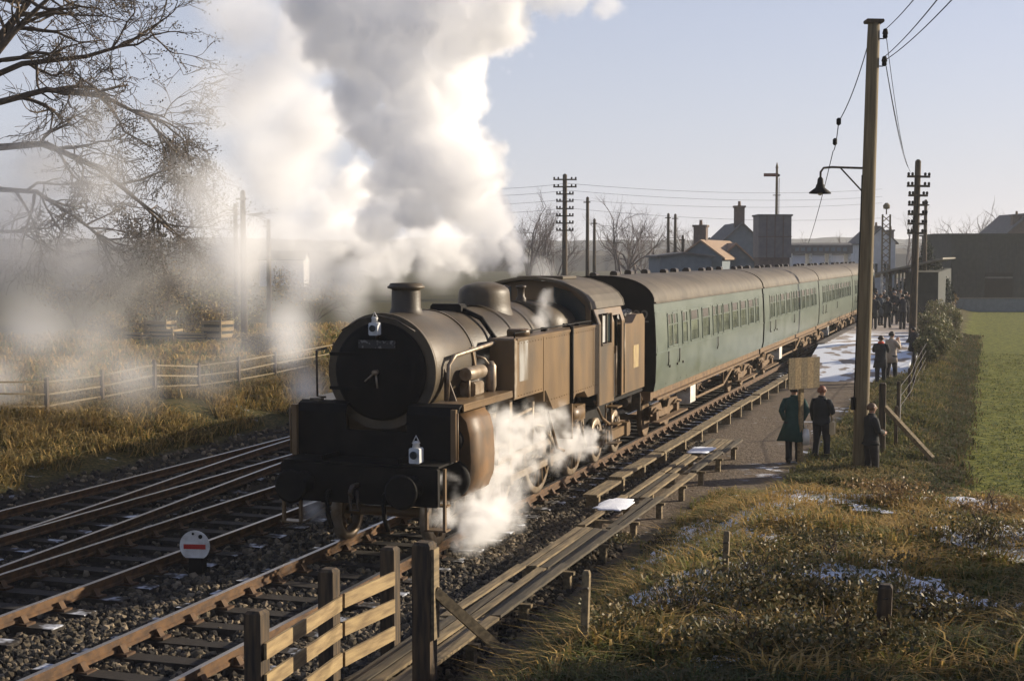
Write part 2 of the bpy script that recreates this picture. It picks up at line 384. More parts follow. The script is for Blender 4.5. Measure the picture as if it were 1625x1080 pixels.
# ---------------------------------------------------------------- ballast stones
ICO_V = []; 
_t = (1 + 5 ** .5) / 2
ICO_V = np.array([(-1, _t, 0), (1, _t, 0), (-1, -_t, 0), (1, -_t, 0), (0, -1, _t), (0, 1, _t), (0, -1, -_t), (0, 1, -_t), (_t, 0, -1), (_t, 0, 1), (-_t, 0, -1), (-_t, 0, 1)]) / 1.9
ICO_F = np.array([(0, 11, 5), (0, 5, 1), (0, 1, 7), (0, 7, 10), (0, 10, 11), (1, 5, 9), (5, 11, 4), (11, 10, 2), (10, 7, 6), (7, 1, 8), (3, 9, 4), (3, 4, 2), (3, 2, 6), (3, 6, 8), (3, 8, 9), (4, 9, 5), (2, 4, 11), (6, 2, 10), (8, 6, 7), (9, 8, 1)])
def stones(name, x, y, size, label=None, colf=None):
    n = len(x); z = H(x, y) + size * .25
    ang = rng.random(n) * 6.28; sc = rng.uniform(.6, 1.25, (n, 3)) * size[:, None]
    V = ICO_V[None] * (1 + rng.uniform(-.25, .25, (n, 12, 1))) * sc[:, None, :]
    c, s = np.cos(ang)[:, None], np.sin(ang)[:, None]; X = V[..., 0] * c - V[..., 1] * s; Y = V[..., 0] * s + V[..., 1] * c
    V = np.stack([X + x[:, None], Y + y[:, None], V[..., 2] + z[:, None]], -1)
    F = ICO_F[None] + (np.arange(n) * 12)[:, None, None]
    base = np.array([(.10, .08, .052), (.055, .047, .036), (.028, .025, .021), (.19, .15, .10), (.07, .056, .038)])[rng.integers(0, 5, n)] * rng.uniform(.6, 1.2, (n, 1))
    o = soup(name, V.reshape(-1, 3), F.reshape(-1, 3), M_pebble, np.repeat(base, 20, 0)); return o
def scatter(n, x0, x1, y0, y1, p=1.0):
    x = rng.uniform(x0, x1, n); y = y0 + (y1 - y0) * rng.random(n) ** p; return x, y
xa, ya = scatter(12500, .85, 2.35, 13, 38, 1.3); xb, yb = scatter(12000, -2.6, .75, 12.5, 32, 1.3); xc, yc = scatter(4500, -9.6, -2.6, 17, 40, 1.2)
xd, yd = scatter(2500, 2.3, 3.3, 13, 26, 1.2)
x = np.concatenate([xa, xb, xc, xd]); y = np.concatenate([ya, yb, yc, yd])
o = stones('ballast', x, y, rng.uniform(.025, .052, len(x)) * (1 + .012 * y)); tag(o, 'loose brown and grey ballast stones around the tracks', 'ballast')

# ---------------------------------------------------------------- grass
PAL = {'straw': [(.40, .26, .08), (.46, .31, .11), (.28, .18, .06), (.20, .17, .05), (.12, .125, .03)],
       'rough': [(.11, .125, .03), (.20, .20, .04), (.07, .09, .022), (.30, .23, .07), (.15, .16, .04), (.40, .28, .10)],
       'verge': [(.10, .10, .035), (.16, .15, .045), (.07, .08, .025), (.22, .18, .06), (.30, .22, .09)],
       'bank': [(.30, .20, .07), (.22, .16, .055), (.14, .11, .04), (.36, .25, .09), (.09, .09, .03)],
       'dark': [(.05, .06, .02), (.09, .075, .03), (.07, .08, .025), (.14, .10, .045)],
       'field': [(.12, .13, .025), (.18, .18, .04), (.07, .085, .02), (.22, .19, .06)]}
def blades(x, y, hgt, pal, lean=.5, w=.012, curl=1.0, label=None, name='grass', dirn=None):
    n = len(x); z = H(x, y) - .02; a = rng.random(n) * 6.28 if dirn is None else dirn + rng.normal(0, .9, n)
    h = hgt * rng.uniform(.45, 1.15, n); l = h * lean * rng.uniform(.3, 1.6, n)
    dx, dy = np.cos(a), np.sin(a); px, py = -dy, dx; ww = w * rng.uniform(.7, 1.5, n)
    b0 = np.stack([x - px * ww, y - py * ww, z], -1); b1 = np.stack([x + px * ww, y + py * ww, z], -1)
    m0 = np.stack([x + dx * l * .35 - px * ww * .8, y + dy * l * .35 - py * ww * .8, z + h * .62], -1)
    m1 = np.stack([x + dx * l * .35 + px * ww * .8, y + dy * l * .35 + py * ww * .8, z + h * .62], -1)
    t = np.stack([x + dx * l * 1.15, y + dy * l * 1.15, z + h * (1.0 - .28 * curl)], -1)
    V = np.stack([b0, b1, m0, m1, t], 1).reshape(-1, 3); k = (np.arange(n) * 5)[:, None]
    F = np.concatenate([k + [[0, 1, 3]], k + [[0, 3, 2]], k + [[2, 3, 4]]], 1).reshape(-1, 3)
    cols = np.array(PAL[pal]); pick = np.clip((fb(x, y, .8) * 1.3 - .15 + rng.normal(0, .22, n)) * len(cols), 0, len(cols) - 1).astype(int)
    tint = cols[pick] * rng.uniform(.75, 1.2, (n, 1))
    return V, F, np.repeat(tint, 3, 0)
def grass(name, label, cat, batches):
    Vs, Fs, Ts, o = [], [], [], 0
    for bt in batches:
        V, F, T = blades(**bt); Vs.append(V); Fs.append(F + o); Ts.append(T); o += len(V)
    ob = soup(name, np.concatenate(Vs), np.concatenate(Fs), M_blade, np.concatenate(Ts)); tag(ob, label, cat); return ob
def tufts(n, k, x0, x1, y0, y1, spread=.10, p=1.0, mask=None):
    cx, cy_ = scatter(n, x0, x1, y0, y1, p)
    if mask is not None: m = mask(cx, cy_); cx, cy_ = cx[m], cy_[m]
    x = np.repeat(cx, k) + rng.normal(0, spread, len(cx) * k); y = np.repeat(cy_, k) + rng.normal(0, spread, len(cx) * k); return x, y
keep = lambda x, y: (fb(x, y, .7) > .38) & (x > 3.55 + .4 * fb(x, y, .9))
x1_, y1_ = tufts(2900, 26, 3.6, 12.5, 13, 30.5, .085, 1.0, keep); xq_, yq_ = tufts(800, 45, 3.9, 11.5, 13.5, 29.5, .13, 1.0, keep)
x2_, y2_ = tufts(2600, 16, 4.2, 12, 9, 17, .09, 1.0)
x6_, y6_ = tufts(1100, 16, 3.8, 10, 26, 30.5, .10, 1.0)
grass('rough_grass', 'tussocky straw and olive grass on the bank in the right foreground', 'grass',
      [dict(x=x1_, y=y1_, hgt=.22, pal='rough', lean=1.2, w=.009), dict(x=xq_, y=yq_, hgt=.36, pal='straw', lean=1.0, w=.009), dict(x=x2_, y=y2_, hgt=.26, pal='dark', lean=.9, w=.007), dict(x=x6_, y=y6_, hgt=.22, pal='straw', lean=.9, w=.010)])
x3_, y3_ = tufts(2600, 14, 5.0, 7.5, 32, 78, .13, 1.3)
x8_, y8_ = tufts(1500, 16, 7.0, 8.3, 31, 90, .14, 1.3)  # dark tufts paint in the shadow strip beside the field fence
x5_, y5_ = tufts(4200, 8, 7.3, 16, 31, 75, .15, 1.4)
grass('verge_grass', 'rough grass along the fence beside the green field', 'grass',
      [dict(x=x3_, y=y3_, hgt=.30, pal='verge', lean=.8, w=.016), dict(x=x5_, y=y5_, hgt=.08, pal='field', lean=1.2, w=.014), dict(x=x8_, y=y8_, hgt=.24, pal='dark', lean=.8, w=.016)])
x4_, y4_ = tufts(3000, 14, -17.5, -9.9, 22, 52, .14, 1.0, lambda x, y: fb(x, y, .5) > .33)
x7_, y7_ = tufts(2200, 12, -40, -16, 38, 80, .25)
grass('bank_grass', 'long straw coloured grass on the bank beyond the left tracks', 'grass',
      [dict(x=x4_, y=y4_, hgt=.46, pal='bank', lean=1.1, w=.015), dict(x=x7_, y=y7_, hgt=.5, pal='straw', lean=.9, w=.03)])

# thin thawing snow caught between the tussocks
gx = np.arange(3.7, 12, .045); gy = np.arange(11.5, 30, .045); X, Y = np.meshgrid(gx, gy)
wob = (rng.random(X.shape) - .5) * .10
m1 = fb(X + 40, Y + 13, .55) + .55 * (fb(X, Y, 2.6) - .5) + wob; msk = (m1 > .55 + .12 * sst(-Y, -16, -13)) & (Y > 13.2) & ((Y > 17) | (X < 7.2)) & (X > 3.75 + .4 * fb(X, Y, .9))
zz = H(X, Y) + .08 + .05 * fb(X + 7, Y, 6.0)
idx = np.arange(X.size).reshape(X.shape); c_ = msk[:-1, :-1] & msk[1:, 1:]
fq = np.stack([idx[:-1, :-1][c_], idx[:-1, 1:][c_], idx[1:, 1:][c_], idx[1:, :-1][c_]], -1)
o = soup('snow', np.stack([X, Y, zz], -1).reshape(-1, 3), fq, M_snow, smooth=True); tag(o, 'thin patches of old snow between the grass tussocks of the bank', 'snow')
# ---------------------------------------------------------------- shrubs and trees
def leaf_cloud(cx, cy_, cz, rx, ry, rz_, n, size, cols, flat=.3):
    p = rng.normal(0, 1, (n, 3)); p /= np.linalg.norm(p, axis=1)[:, None]; p *= rng.random((n, 1)) ** .45
    c = p * [rx, ry, rz_] + [cx, cy_, cz]
    a = rng.normal(0, 1, (n, 3)); a /= np.linalg.norm(a, axis=1)[:, None]; b_ = np.cross(a, rng.normal(0, 1, (n, 3))); b_ /= np.linalg.norm(b_, axis=1)[:, None]
    s = size * rng.uniform(.6, 1.4, (n, 1)); V = np.stack([c - a * s, c + b_ * s * .5, c + a * s, c - b_ * s * .5], 1).reshape(-1, 3)
    F = (np.arange(n) * 4)[:, None] + [[0, 1, 2, 3]]; T = np.array(cols)[rng.integers(0, len(cols), n)] * rng.uniform(.7, 1.25, (n, 1)); return V, F, T
def branches(mb, p, d, ln, r, depth, spread=.5, kids=3, grav=0.0, tips=None, n=5, wig=.18, rr=.62, lr=.72, rmin=.004):
    pts = [p]; rad = [r]; q = p.copy(); dd = d.copy(); segs = 4 if depth > 1 else 3
    for i in range(segs):
        dd = (dd + Vector([random.gauss(0, wig) for _ in range(3)]) + Vector((0, 0, grav))).normalized()
        q = q + dd * ln / segs; pts.append(q.copy()); rad.append(r * (1 - (1 - rr) * (i + 1) / segs))
    rad = [max(q_, rmin) for q_ in rad]; mb.tube(pts, rad, n if r > .02 else 3, cap=False)
    if depth == 0:
        if tips is not None: tips.append(q.copy())
        return
    for k in range(kids):
        t = random.uniform(.45, 1) if k else 1; i = min(int(t * segs), segs - 1) + (1 if k == 0 else 0)
        base = pts[min(i, segs)]
        nd = (dd + Vector([random.gauss(0, spread) for _ in range(3)])).normalized()
        branches(mb, base, nd, ln * lr * random.uniform(.75, 1.15), rad[min(i, segs)] * rr * random.uniform(.8, 1.1) if k else rad[-1] * .95, depth - 1, spread, kids, grav, tips, n, wig, rr, lr, rmin)
def shrub(loc, r, h, n, cols, label, cat='bush', group=None, size=.05, stems=8, name='bush'):
    t = thing(name, label, cat, loc, group=group)
    mb = MB()
    for k in range(stems):
        a = random.random() * 6.28; d = Vector((math.cos(a) * .5, math.sin(a) * .5, 1)).normalized(); branches(mb, Vector((0, 0, -.05)), d, h * .6, .012 + h * .008, 2, .4, 3)
    mb.build('stem', M_bark, t)
    parts = [leaf_cloud(random.gauss(0, r * .4), random.gauss(0, r * .4), h * random.uniform(.3, .8), r * random.uniform(.3, .6), r * random.uniform(.3, .6), h * random.uniform(.15, .35), n // 7, size, cols) for _ in range(7)]
    V = np.concatenate([q[0] for q in parts]); F = np.concatenate([q[1] + i * (n // 7) * 4 for i, q in enumerate(parts)]); T = np.concatenate([q[2] for q in parts])
    o = soup('foliage', V, F, M_leaf, T, kind=None, parent=t); return t
# ---------------------------------------------------------------- the tank locomotive (front buffers at its origin, y runs back along it)
LOCO = thing('tank_locomotive', 'grimy black steam tank locomotive with brown side tanks, leading the train', 'locomotive', (0, 21.4, 0))
def P(name, mb, m, parent=LOCO, label=None):
    o = mb.build(name, m, parent)
    if label: o['label'] = label
    return o
ZB = 2.66                                   # boiler centre line
# frames
mb = MB()
for s in (-1, 1): mb.prism([(.55, .75), (13.2, .75), (13.2, 1.35), (.55, 1.45)], s * .60, s * .64, axis='x')
mb.box((-.6, 1.2, .8), (.6, 1.5, 1.5)); mb.box((-.6, 7.4, .6), (.6, 9.6, 1.6)); mb.box((-.55, 2.2, .75), (.55, 3.2, 1.8)); mb.box((-.5, 10.2, .5), (.5, 12.6, 1.25))
P('frame', mb, M_black)
P('buffer_beam', MB().box((-1.26, .46, .78), (1.26, .55, 1.34), bev=.02), M_black)
for s in (-1, 1):
    b_ = P('buffer', MB().lathe([(.17, .47), (.17, .42), (.11, .40), (.10, .12), (.05, .10)], (s * .87, 0, 1.06), 'y', 20), M_black)
    MB().lathe([(.06, .11), (.24, .05), (.255, .02), (.22, 0)], (s * .87, 0, 1.06), 'y', 24).build('buffer_head', M_black, b_)
mb = MB().tube([(0, .5, 1.06), (0, .25, 1.06), (0, .18, .98), (0, .24, .9)], .035); mb.tube([(-.06, .3, 1.0), (-.06, .34, .7), (.06, .34, .7), (.06, .3, 1.0)], .022); P('coupling', mb, M_iron)
for x in (-.45, .45): P('brake_hose', MB().tube([(x, .44, .95), (x, .34, .93), (x + .03, .33, .6), (x + .08, .36, .42)], .035, 8), M_black)
# front platform, step plate and curved drop of the running plate
P('front_platform', MB().box((-1.26, .5, 1.345), (1.26, 1.115, 1.375)), M_black)
mb = MB()
pr = [(1.12, 1.375), (1.14, 1.375), (1.14, 2.02), (1.20, 2.13), (1.32, 2.17), (1.32, 2.20), (1.18, 2.16), (1.12, 2.04)]
for x0, x1 in ((-1.32, -.5), (.5, 1.32)): mb.prism(pr, x0, x1, axis='x')
mb.box((-.5, 1.12, 1.375), (.5, 1.15, 1.78))
P('drop_plate', mb, M_black)
for s in (-1, 1):
    mb = MB().box((min(s * .82, s * 1.34), 1.321, 2.17), (max(s * .82, s * 1.34), 3.62, 2.20)); mb.box((min(s * 1.315, s * 1.345), 1.321, 2.09), (max(s * 1.315, s * 1.345), 3.62, 2.168))
    P('running_plate', mb, M_dirty)
    # steps and their upright at the front corner
    mb = MB().box((s * 1.30 - .04, .98, 1.38), (s * 1.30 + .04, 1.05, 2.15)); mb.tube([(s * 1.36, 1.0, 1.4), (s * 1.37, .98, 2.1)], .016)
    P('platform_stay', mb, M_dirty)
    mb = MB().box((s * 1.16 - .17, .60, .40), (s * 1.16 + .17, .80, .425)); mb.box((s * 1.16 - .17, .64, .76), (s * 1.16 + .17, .80, .785)); mb.box((s * 1.02 - .02, .60, .40), (s * 1.02 + .02, .66, 1.33)); mb.box((s * 1.30 - .02, .60, .40), (s * 1.30 + .02, .66, 1.33))
    P('front_step', mb, M_dirty)
# smokebox, saddle
mb = MB().lathe([(.86, 1.35), (.868, 1.37), (.868, 3.18), (.85, 3.2)], (0, 0, ZB), 'y', 64)
mb.lathe([(.885, 1.34), (.885, 1.42)], (0, 0, ZB), 'y', 64); mb.lathe([(.882, 3.1), (.882, 3.17)], (0, 0, ZB), 'y', 64)
P('smokebox', mb, M_boiler)
mb = MB().prism([(-.62, 1.3), (.62, 1.3), (.72, 2.2), (.62, 2.25), (-.62, 2.25), (-.72, 2.2)], 1.62, 2.7)
P('smokebox_saddle', mb, M_dirty)
door = P('smokebox_door', MB().lathe([(.74, 1.34), (.745, 1.30), (.70, 1.27), (.55, 1.225), (.35, 1.19), (.15, 1.175), (0.01, 1.17)], (0, 0, ZB), 'y', 56), M_black)
mb = MB().lathe([(.04, 1.2), (.04, 1.06), (.01, 1.05)], (0, 0, ZB), 'y', 10); mb.tube([(0, 1.09, ZB), (-.16, 1.09, ZB - .14)], .016); mb.tube([(0, 1.12, ZB), (.03, 1.12, ZB - .24)], .016); mb.build('door_handle', M_rod, door)
for z in (-.26, .26): MB().box((-.80, 1.195, ZB + z - .025), (.1, 1.235, ZB + z + .025)).build('hinge_strap', M_black, door)
MB().box((-.30, 1.155, ZB + .36), (.30, 1.185, ZB + .48)).build('number_plate', mat('number_plate_face', (.03, .028, .026), (.16, .15, .14), rough=.5, scale=14, lo=.55, hi=.6), door)
mb = MB().tube([(-.93, 1.32, ZB - .42), (-1.02, 1.22, ZB - .40), (-1.02, 1.2, ZB + .30), (-.90, 1.32, ZB + .34)], .018, 8); mb.box((-1.10, 1.12, ZB - .46), (-.92, 1.24, ZB - .42)); mb.tube([(-.6, 1.22, ZB + .62), (-.3, 1.2, ZB + .79), (0, 1.2, ZB + .85), (.3, 1.2, ZB + .79), (.6, 1.22, ZB + .62)], .014, 8)
P('handrail', mb, M_iron)
# boiler, firebox, bands
P('boiler', MB().lathe([(.80, 3.2), (.815, 3.22), (.88, 7.2), (.88, 7.3)], (0, 0, ZB), 'y', 64), M_boiler)
mb = MB()
for y, r_ in ((3.3, .818), (4.35, .845), (5.4, .872), (6.5, .889)): mb.lathe([(r_ + .006, y - .035), (r_ + .010, y), (r_ + .006, y + .035)], (0, 0, ZB), 'y', 64, cap=False)
P('boiler_band', mb, M_boiler)
def fb_prof(w, h, z0):
    return [(-w, z0), (-w, ZB + .35)] + [(w * math.cos(a), ZB + .35 + (h - ZB - .35) * math.sin(a) ** .8) for a in [math.pi - math.pi * i / 14 for i in range(1, 14)]] + [(w, ZB + .35), (w, z0)]
P('firebox', MB().rings([[(x, 7.3, z) for x, z in fb_prof(.90, 3.56, 1.6)], [(x, 9.2, z) for x, z in fb_prof(.93, 3.53, 1.6)]], 0, True), M_boiler)
# chimney and dome and valves
P('chimney', MB().lathe([(.34, 3.44), (.27, 3.50), (.235, 3.60), (.228, 3.86), (.225, 3.885), (.29, 3.90), (.30, 3.925), (.27, 3.945), (.25, 3.98), (.20, 3.985), (.19, 3.9), (.19, 3.5)], (0, 2.32, 0), 'z', 32, cap=False), M_boiler)
rs = []
for k in range(11):
    t = k / 10; z = 3.28 + .66 * t; a = .53 * (1 - .10 * t) if t < .72 else .492 * max(math.cos((t - .72) / .28 * 1.5), .02) ** .42
    a = max(a, .05); a += .16 * max(0, .25 - t) * 2; rs.append([(a * .92 * math.cos(q), 6.0 + a * 1.15 * math.sin(q), z) for q in [2 * math.pi * i / 28 for i in range(28)]])
P('steam_dome', MB().rings(rs), M_boiler)
for dx in (-.18, .18): P('safety_valve', MB().lathe([(.10, 3.42), (.10, 3.6), (.07, 3.64), (.07, 3.78), (.10, 3.80), (.10, 3.84), (.03, 3.85)], (dx, 7.62, 0), 'z', 16), M_iron)
mb = MB().lathe([(.05, 3.4), (.05, 3.66), (.02, 3.7)], (.45, 8.25, .08), 'z', 10); mb.tube([(.45, 8.25, 3.5), (.7, 8.0, 3.3), (.86, 7.4, 3.1)], .02); P('whistle', mb, M_rod)
mb = MB().box((-.28, 4.05, 3.44), (.28, 4.32, 3.60), bev=.04); mb.tube([(.25, 4.18, 3.5), (.6, 4.16, 3.36), (.86, 4.14, 3.02), (.92, 4.14, 2.5), (.95, 4.14, 2.2)], .045, 8); mb.tube([(-.25, 4.18, 3.5), (-.6, 4.16, 3.36), (-.86, 4.14, 3.02), (-.92, 4.14, 2.2)], .045, 8)
P('top_feed', mb, M_black)
mb = MB().tube([(.93, 1.7, 2.2), (.95, 1.72, 2.75), (.98, 1.9, 2.88), (.99, 3.4, 2.96), (1.0, 3.75, 2.98)], .035, 8); P('steam_pipe', mb, M_rod)
mb = MB().tube([(1.02, 2.4, 2.2), (1.02, 2.4, 2.52)], .03); mb.lathe([(.10, 2.3), (.11, 2.35), (.11, 3.05), (.08, 3.1)], (1.0, 0, 2.56), 'y', 14); mb.box((.84, 2.5, 2.2), (1.1, 2.9, 2.42), bev=.03); mb.lathe([(.07, 2.2), (.09, 2.3), (.09, 2.62), (.04, 2.7)], (1.05, 3.38, 0), 'z', 12)
mb.tube([(1.05, 3.38, 2.6), (1.0, 3.2, 2.75), (.9, 3.1, 2.8)], .02)
P('ejector', mb, M_rod)
P('smokebox_bracket', MB().prism([(.86, 2.201), (1.06, 2.201), (.86, 2.72)], 1.75, 1.78), M_dirty); mb = MB(); mb.prism([(.80, 2.2), (1.0, 2.2), (.86, 2.95), (.80, 2.7)], 3.0, 3.06)
mb.rings([[(.55, y, 1.9), (.62, y, 2.35), (.8, y, 2.5), (1.05, y, 2.2), (1.1, y, 1.9)] for y in (2.55, 3.0)], closed=True)
P('outside_steam_pipe', mb, M_dirty)
# side tanks, cab sides, bunker
TK = [(3.66, 2.04), (3.66, 3.02), (3.70, 3.05), (9.0, 3.05), (9.0, 1.66), (8.25, 1.66), (8.0, 1.80), (7.4, 1.80), (7.15, 1.66), (5.9, 1.66), (5.45, 2.04)]
for s in (-1, 1):
    x0, x1 = sorted((s * .93, s * 1.35)); tk = P('side_tank', MB().prism(TK, x0, x1, axis='x'), M_dirty)
    MB().box(*[tuple(q) for q in ((min(s * 1.351, s * 1.362), 3.67, 2.06), (max(s * 1.351, s * 1.362), 3.80, 3.02))]).build('edge_angle', M_rod, tk)
    mb = MB()
    for yy in np.arange(3.95, 8.9, .3): mb.lathe([(.012, 0), (.010, .008)], (s * 1.35, yy, 2.98), 'x', 6)
    MB().box((min(s * 1.351, s * 1.368), 3.80, 3.0), (max(s * 1.351, s * 1.368), 9.0, 3.049)).build('beading', M_dirty, tk)
    MB().tube([(s * 1.375, 7.02, 1.66), (s * 1.375, 7.02, 3.10), (s * 1.2, 7.02, 3.12)], .038, 8).build('upright_tube', M_black, tk)  # dark upright tube on the tank side, turned in at the top
    for yy in (5.3, 8.62): MB().box((min(s * 1.351, s * 1.358), yy, 1.86), (max(s * 1.351, s * 1.358), yy + .05, 2.995)).build('seam_strip', M_dirty, tk)
    mb = MB()
    for yy in np.arange(3.88, 8.95, .16):
        for zz in (1.72 + (.36 if yy < 5.4 else .12), 2.95): mb.box((s * 1.35 - .009, yy, zz), (s * 1.35 + .009, yy + .02, zz + .02))
    rv = mb.build('rivets', M_dirty, tk); rv['kind'] = 'stuff'
    MB().lathe([(.20, 3.05), (.20, 3.14), (.17, 3.17)], (s * 1.12, 4.6, 0), 'z', 18).build('filler_lid', M_dirty, tk)
    mb = MB()
    for yy in (5.2, 6.1, 7.7, 8.3): mb.box((s * 1.1 - .05, yy, 3.05), (s * 1.1 + .05, yy + .1, 3.12))
    mb.tube([(s * 1.28, 3.9, 3.05), (s * 1.28, 3.9, 3.13), (s * 1.28, 8.8, 3.13), (s * 1.28, 8.8, 3.05)], .014); mb.build('tank_fitting', M_black, tk)
    # dried water and ash marks on the side sheets
    mk = MB().box((min(s * 1.3515, s * 1.3535), 3.95, 2.32), (max(s * 1.3515, s * 1.3535), 4.42, 2.99)); mk.build('pale_panel', mat('lime_streak%d' % (s + 1), (.30, .29, .27), (.14, .11, .075), rough=.5, scale=2.4, stretch=(1, 2, .5), lo=.42, hi=.62), tk)
def cab_side(s):
    mb = MB(); w = lambda z: s * (1.35 if z < 3.05 else 1.35 - .13 * (z - 3.05) / .4)
    def panel(y0, y1, z0, z1):
        zs = [z0, z1] if z1 <= 3.05 or z0 >= 3.05 else [z0, 3.05, z1]
        for a, c in zip(zs[:-1], zs[1:]):
            o = .03 * s
            mb.add([(w(a), y0, a), (w(a), y1, a), (w(c), y1, c), (w(c), y0, c), (w(a) - o, y0, a), (w(a) - o, y1, a), (w(c) - o, y1, c), (w(c) - o, y0, c)],
                   [(0, 1, 2, 3), (7, 6, 5, 4), (0, 3, 7, 4), (1, 5, 6, 2), (3, 2, 6, 7), (0, 4, 5, 1)])
    panel(9.003, 9.25, 1.40, 3.42); panel(9.25, 10.05, 1.40, 2.62); panel(9.25, 10.05, 3.24, 3.42); panel(10.05, 10.30, 1.40, 3.42); panel(10.3, 10.95, 3.18, 3.42)
    panel(10.95, 11.20, 1.45, 3.42)
    return mb
for s in (-1, 1):
    cs = P('cab_side', cab_side(s), M_dirty)
    win = MB().box((s * 1.325 - .01, 9.3, 2.66), (s * 1.325 + .01, 9.62, 3.2)).build('window_pane', mat('cab_pane_glare%d' % (s + 1), (.62, .62, .6), (.5, .5, .48), rough=.06, spec=.8), cs)  # whitish pane colour paints in the bright reflection on the glass
    MB().box((s * 1.325 - .01, 9.7, 2.66), (s * 1.325 + .01, 10.0, 3.2)).build('window_pane', M_glass, cs)
    mb = MB()
    for y in (9.26, 9.64, 10.02): mb.box((s * 1.31, y, 2.62), (s * 1.37, y + .035, 3.24))
    mb.box((s * 1.31, 9.26, 2.60), (s * 1.38, 10.05, 2.635)); mb.build('window_frame', M_dirty, cs)
    mb = MB().tube([(s * 1.40, 10.28, 1.5), (s * 1.40, 10.28, 2.55)], .017); mb.tube([(s * 1.40, 10.98, 1.5), (s * 1.40, 10.98, 3.0)], .017); mb.build('grab_rail', M_rod, cs)
    MB().box((s * 1.22, 10.3, 1.42), (s * 1.25, 10.95, 2.35)).build('cab_door', M_black, cs)
    mb = MB()
    for z in (.45, .85, 1.22): mb.box((min(s * 1.12, s * 1.40), 10.42, z), (max(s * 1.12, s * 1.40), 10.82, z + .03))
    mb.box((s * 1.15 - .015, 10.36, .45), (s * 1.15 + .015, 10.41, 1.4)); mb.box((s * 1.15 - .015, 10.83, .45), (s * 1.15 + .015, 10.88, 1.4)); mb.build('cab_step', M_dirty, cs)
arc = lambda w, z0, z1, n=14: [(w * math.cos(a), z0 + (z1 - z0) * math.sin(a)) for a in [math.pi * i / n for i in range(n + 1)]]
ro = arc(1.30, 3.36, 3.98); ri = arc(1.26, 3.34, 3.94)
P('cab_roof', MB().rings([[(x, y, z) for x, z in ro + ri[::-1]] for y in (8.65, 11.35)], 0, False), M_roof)
mb = MB().box((-.5, 9.4, 3.93), (.5, 10.4, 4.0), bev=.02)
for y in (8.66, 11.3): mb.rings([[(x * 1.006, y + d, z + .012) for x, z in ro + [(q[0] * .97, q[1] - .03) for q in ro[::-1]]] for d in (0, .05)], 0, False)
P('roof_vent', mb, M_roof)
fr = [(-1.22, 3.06), (1.22, 3.06), (1.21, 3.36)] + arc(1.21, 3.36, 3.92)[1:-1] + [(-1.21, 3.36)]
sp = P('spectacle_plate', MB().prism(fr, 8.92, 8.96), M_dirty)
for s in (-1, 1): MB().prism([(s * .45, 3.12), (s * 1.12, 3.12), (s * 1.1, 3.42), (s * .8, 3.70), (s * .45, 3.80)][::s], 8.895, 8.92).build('spectacle_window', M_glass, sp)
mb = MB().box((-1.2, 11.1, 1.4), (1.2, 11.15, 3.3)); mb.box((-.9, 8.97, 1.4), (.9, 9.0, 3.2)); mb.box((-1.3, 8.97, 1.35), (1.3, 13.1, 1.42)); P('cab_bulkhead', mb, M_black)
P('bunker', MB().prism([(11.202, 1.45), (13.1, 1.45), (13.1, 3.0), (12.9, 3.12), (12.3, 3.12), (11.9, 2.95), (11.202, 2.95)], -1.345, 1.345, axis='x'), M_dirty)
for s in (-1, 1): P('bunker_panel', MB().box((s * 1.35 - .003, 12.0, 1.95), (s * 1.35 + .003, 12.5, 2.45)), mat('pale_bunker_patch%d' % (s + 1), (.34, .255, .11), (.24, .16, .08), rough=.6, scale=4), label='paler patch on the bunker side')  # paler yellow-brown patch on each side of the bunker
cc = rng.uniform(-1, 1, (260, 2)); mb = MB()
for q in cc:
    r_ = random.uniform(.06, .13); c0 = Vector((q[0] * 1.1, 12.2 + q[1] * .75, 3.1 + random.uniform(-.05, .18) * (1 - abs(q[0])))); mb.add([tuple(c0 + Vector(p) * r_) for p in ICO_V * rng.uniform(.7, 1.2, (12, 1))], [tuple(f_) for f_ in ICO_F])
coal = P('coal', mb, mat('coal', (.012, .012, .013), rough=.35, spec=.6)); coal['kind'] = 'stuff'
